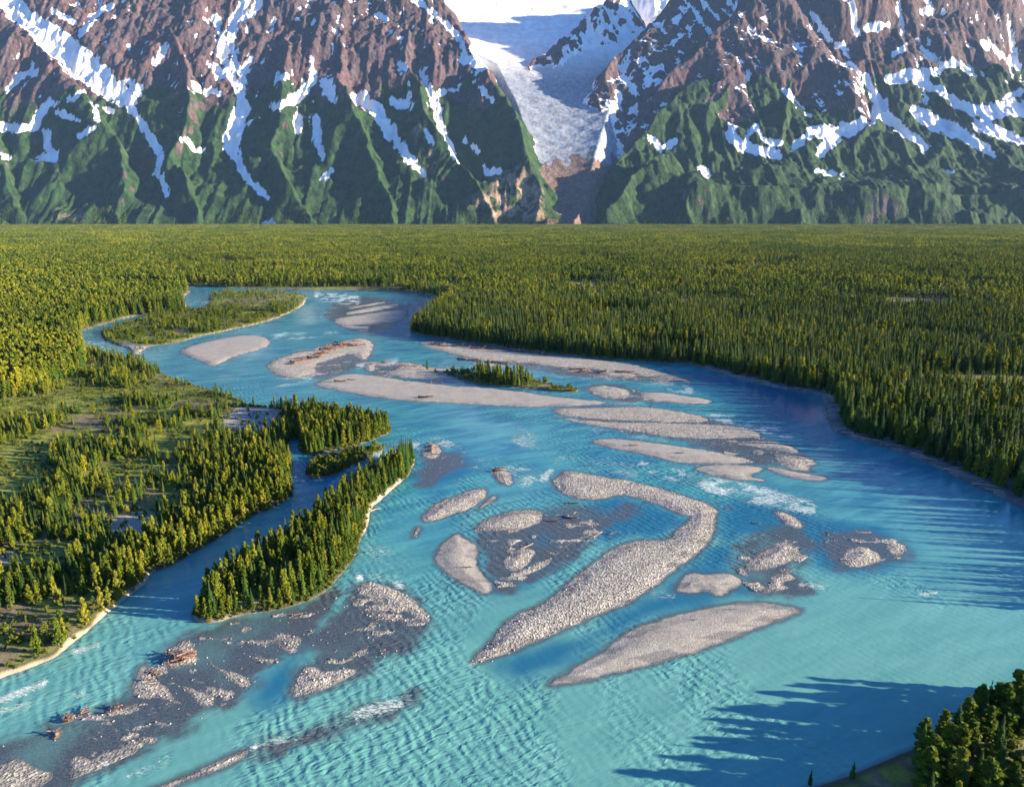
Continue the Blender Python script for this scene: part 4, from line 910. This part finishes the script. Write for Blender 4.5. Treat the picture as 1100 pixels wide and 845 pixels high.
def szone(px_, py_, B_):
    if B_ < -.3: return 'pale boulder breaking the shallow dark water between gravel bars', 'boulders in the shallows'
    if py_ > 760: return 'pale boulder on the gravel bars at the bottom left corner', 'boulders of the corner bars'
    if px_ < 480 and py_ > 600: return 'pale boulder on the gravel bars below the wooded island', 'boulders below the island'
    w_ = 'upstream arm' if py_ < 545 and px_ < 700 else 'elbow' if px_ > 715 else 'pointed lower tail' if py_ > 665 else 'wide middle'
    return 'pale grey boulder on the ' + w_ + ' of the hooked gravel bar', 'boulders on the ' + w_ + ' of the hooked bar'
for i in np.nonzero(bsel)[0]:
    o = bpy.data.objects.new('boulder', random.choice(BP)); link(o); s_ = size[i] * 1.25; o.location = (X[i], Y[i], Zs[i]); o.scale = (s_, s_, s_); o.rotation_euler = (0, 0, random.uniform(0, 6.28))
    lab, gp = szone(ppx[i], ppy[i], Bx[i])
    if gp.endswith('hooked bar') and not (500 < ppx[i] < 780 and 500 < ppy[i] < 720): lab, gp = 'pale grey boulder on a cobbled mid river bar beside the hooked one', 'boulders of the cobbled bars'
    tag(o, lab, 'boulder', gp)
q = ~bsel; sc = size[q][:, None] * rng.uniform(.8, 1.2, (q.sum(), 3))
scatter('cobbles', np.stack([X[q], Y[q], Zs[q]], 1), rng.uniform(0, 6.28, q.sum()), sc, rng.integers(0, 6, q.sum()), C_stone, 'pale river cobbles strewn over the gravel bars and shallows', 'cobbles', rng.uniform(-.3, .3, (q.sum(), 2)))
print('stones', n)

# ------------------------------------------------------------------ driftwood
def log_mesh(seed, L_, r, mat, root=True):
    rs = random.Random(seed); V, F = [], []; ns = 7; rows = 9; bend = rs.uniform(-.08, .08) * L_
    def tube(P, Rr):
        b = len(V)
        for k, (p, rad) in enumerate(zip(P, Rr)):
            d = (Vector(P[min(k + 1, len(P) - 1)]) - Vector(P[max(k - 1, 0)])).normalized(); u = d.cross(Vector((.1, .2, 1))).normalized(); v = d.cross(u)
            for j in range(ns):
                a_ = 2 * math.pi * j / ns; q_ = Vector(p) + (u * math.cos(a_) + v * math.sin(a_)) * rad * rs.uniform(.88, 1.12); V.append(tuple(q_))
        for k in range(len(P) - 1):
            for j in range(ns): F.append((b + k * ns + j, b + k * ns + (j + 1) % ns, b + (k + 1) * ns + (j + 1) % ns, b + (k + 1) * ns + j))
        F.append(tuple(b + j for j in range(ns))[::-1]); F.append(tuple(b + (len(P) - 1) * ns + j for j in range(ns)))
    P = [((t / (rows - 1) - .5) * L_, bend * math.sin(math.pi * t / (rows - 1)), r + .03 * L_ * (t / rows)) for t in range(rows)]
    tube(P, [r * (1.25 if t == 0 else 1) * (1 - .65 * t / rows) for t in range(rows)])
    if root:
        for k in range(6):
            a_ = k * 1.05 + rs.uniform(-.3, .3); l_ = r * rs.uniform(2.5, 4.5); x_ = -L_ / 2
            tube([(x_, 0, r), (x_ - l_ * .3, math.cos(a_) * l_ * .5, r + math.sin(a_) * l_ * .5), (x_ - l_ * .4, math.cos(a_) * l_, r + math.sin(a_) * l_)], [r * .5, r * .3, r * .1])
    for k in range(rs.randint(1, 3)):
        t = rs.uniform(.4, .9); x_ = (t - .5) * L_; l_ = r * rs.uniform(3, 7); sg = rs.choice((-1, 1))
        tube([(x_, bend * math.sin(math.pi * t), r), (x_ + l_ * .5, sg * l_ * .5, r + l_ * .3), (x_ + l_, sg * l_ * .8, r + l_ * .45)], [r * .35, r * .22, r * .08])
    me = bpy.data.meshes.new('driftwood_log'); me.from_pydata(V, [], F); me.materials.append(mat); me.polygons.foreach_set('use_smooth', [True] * len(F)); me.update(); return me
LM = [log_mesh(800 + i, 1.0, .035 + .008 * (i % 3), M_drift, i % 2 == 0) for i in range(5)]; LM2 = [log_mesh(820 + i, 1.0, .03, M_drift2, i % 2 == 0) for i in range(3)]
def log(px_, py_, L_, ang, label, group=None, pale=False, up=0., thick=1.):
    x_, y_ = ground(px_, py_); z_ = float(height(np.array([x_]), np.array([y_]))[0]); o = bpy.data.objects.new('driftwood_log', random.choice(LM2 if pale else LM)); link(o)
    o.location = (x_, y_, max(z_, -.1) + up); o.rotation_euler = (random.uniform(-.1, .1), random.uniform(-.06, .06), R(ang)); o.scale = (L_, L_ * thick, L_ * thick); tag(o, label, 'log', group)
for k in range(11): log(188 + random.uniform(0, 19), 703 + random.uniform(0, 9), random.uniform(2.5, 5), random.uniform(-10, 50), 'rust brown log in the heap on the gravel bar below the wooded island', 'log heap below the wooded island', up=random.uniform(0, .9), thick=1.5)
for (a_, b_) in ((165,724), (171,722), (160,731)): log(a_, b_, 3, random.uniform(-30, 30), 'brown log stranded just left of the big log heap', 'logs left of the heap', thick=1.5)
for (cx_, cy_, nn, nm_) in ((73,773,7,'largest root wad standing in the water at lower left'), (93,762,4,'middle root wad in the shallows at lower left'), (124,763,4,'rightmost root wad in the shallows at lower left'), (60,789,3,'low brown snag near the bottom left cobbles')):
    for k in range(nn): log(cx_ + random.uniform(-4, 4), cy_ + random.uniform(-3, 3), random.uniform(1.6, 3.2), random.uniform(0, 180), 'reddish brown stem of the ' + nm_, nm_, up=random.uniform(0, .8), thick=1.9)
for k in range(34):
    t = random.random(); ax_ = 312 + 84 * t; ay_ = 388 - 19 * t + 4 * math.sin(t * 7) + random.uniform(-3.5, 3.5)
    log(ax_, ay_, random.uniform(6, 13), random.uniform(-15, 35), 'red brown driftwood log on the wood strewn bar of the upper river', 'logs on the wood strewn upper bar', thick=1.6, up=random.uniform(0, .6))
for k in range(30):
    t = random.random(); wh_ = ('left end', 'middle', 'right end')[min(2, int(t * 3))]; log(462 + 130 * t, 370 + 11.5 * t + random.uniform(-1.5, 1.2), random.uniform(6, 13), random.uniform(-35, -5), 'brown driftwood log near the ' + wh_ + ' of the thin bar under the dark forest', 'logs near the ' + wh_ + ' of the thin bar', thick=1.4)
for (x0_, x1_, y0_, y1_, nn) in ((490,545,386,390,12), (602,632,397,399,7), (642,685,399,402,9)):
    for k in range(nn): t = random.random(); log(x0_ + (x1_ - x0_) * t, y0_ + (y1_ - y0_) * t + random.uniform(-1, 1), random.uniform(5, 10), random.uniform(-25, 5), 'brown log in a low drift row in the upper shallows', 'drift rows in the upper shallows', thick=1.6)
for k in range(8): log(390 + 62 * random.random(), 391 + random.uniform(-3, 5), random.uniform(4, 8), random.uniform(-30, 30), 'brown log on the small bars left of the lone cottonwood', 'logs left of the lone cottonwood', thick=1.6)
for k in range(7): log(456 + 16 * random.random(), 477 + 13 * random.random(), random.uniform(2.5, 5), random.uniform(-40, 60), 'brown log piled on the small rocky head above the mid river shallows', 'logs on the rocky head', thick=1.6, up=random.uniform(0, .5))
for k in range(6): log(532 + 14 * random.random(), 502 + 5 * random.random(), random.uniform(2.5, 5), random.uniform(-20, 20), 'dark brown log capping the small round islet in mid river', 'logs on the round islet', thick=1.8, up=random.uniform(0, .5))
for (a_, b_, L_, an, lab, pl) in ((616,541,5,-10,'short dark log in the water just below the hooked bar head',0), (613,556,7,-25,'long brown log lying on the shallow bed in mid river',0), (594,560,5,-10,'short brown log left of the long one on the shallow bed',0), (660,573,5,20,'brown log on the sliver bar inside the hooked bar',0), (567,586,5,35,'tan bleached log on the small sandy bar in mid river',1), (563,588,4,30,'shorter tan log beside the bleached one on the small sandy bar',1),
                            (502,611,4,-5,'small dark log lying on the shield shaped sand bar',0), (700,433,4,-5,'dark log near the tip of the smooth bar',0), (470,412,8,-5,'dark log on the back edge of the long upper bar',0), (458,428,11,-4,'long brown log on the front edge of the long upper bar',0), (366,411,9,-3,'brown log across the head of the long upper bar',0), (378,409,7,-8,'brown log right of the first on the long upper bar head',0),
                            (681,480,5,-5,'short dark log on the lower striped gravel bar',0), (731,488,4,-10,'dark stub of wood near the middle of the lower striped bar',0), (783,546,3.5,10,'brown snag in the water right of the hooked bar',0), (812,562,4,-5,'thin brown log in the shallows right of the hooked bar',0), (889,573,3,60,'dark snag at the head of the rightmost shallows',0), (748,667,1.5,10,'tiny dark stick on the smooth almond shaped bar',0),
                            (165,736,2,-10,'brown stick lying on the leaf shaped sand bar at lower left',0), (320,660,3,10,'thin brown log in shallows beside the wooded island',0), (403,548,5,40,'pale log washed against the right shore of the wooded island',1)):
    log(a_, b_, L_, an, lab, None, bool(pl), thick=1.5)
for k in range(26):
    t = random.random(); P_ = [(890,428), (889,452), (912,472), (955,482), (1000,500), (1045,522), (1095,546)]; i_ = min(5, int(t * 6)); q_ = t * 6 - i_
    log(P_[i_][0] + (P_[i_ + 1][0] - P_[i_][0]) * q_ + 4, P_[i_][1] + (P_[i_ + 1][1] - P_[i_][1]) * q_ - 2, random.uniform(4, 9), random.uniform(-50, 10), 'grey log stranded on the shaded gravel shore under the right forest', 'logs on the shaded right shore', pale=True, thick=1.1)

# ------------------------------------------------------------------ air
hz = N('valley_air'); hz.t.nodes.remove(hz.b); pv = hz.n('ShaderNodeVolumePrincipled'); pv.inputs['Color'].default_value = (.36, .62, 1, 1); pv.inputs['Density'].default_value = HAZE; pv.inputs['Anisotropy'].default_value = 0.0
hz.l(pv.outputs[0], hz.t.nodes['Material Output'].inputs['Volume'])
bx_ = [(x_, y_, z_) for x_ in (-16500, 16500) for y_ in (-3000, 16500) for z_ in (-32, 4600)]
me = bpy.data.meshes.new('haze'); me.from_pydata(bx_, [], [(0, 1, 3, 2), (4, 6, 7, 5), (0, 4, 5, 1), (2, 3, 7, 6), (0, 2, 6, 4), (1, 5, 7, 3)]); me.materials.append(hz.m)
tag(link(bpy.data.objects.new('haze', me)), 'thin blue air between the camera and the mountains', 'haze', None, 'stuff')
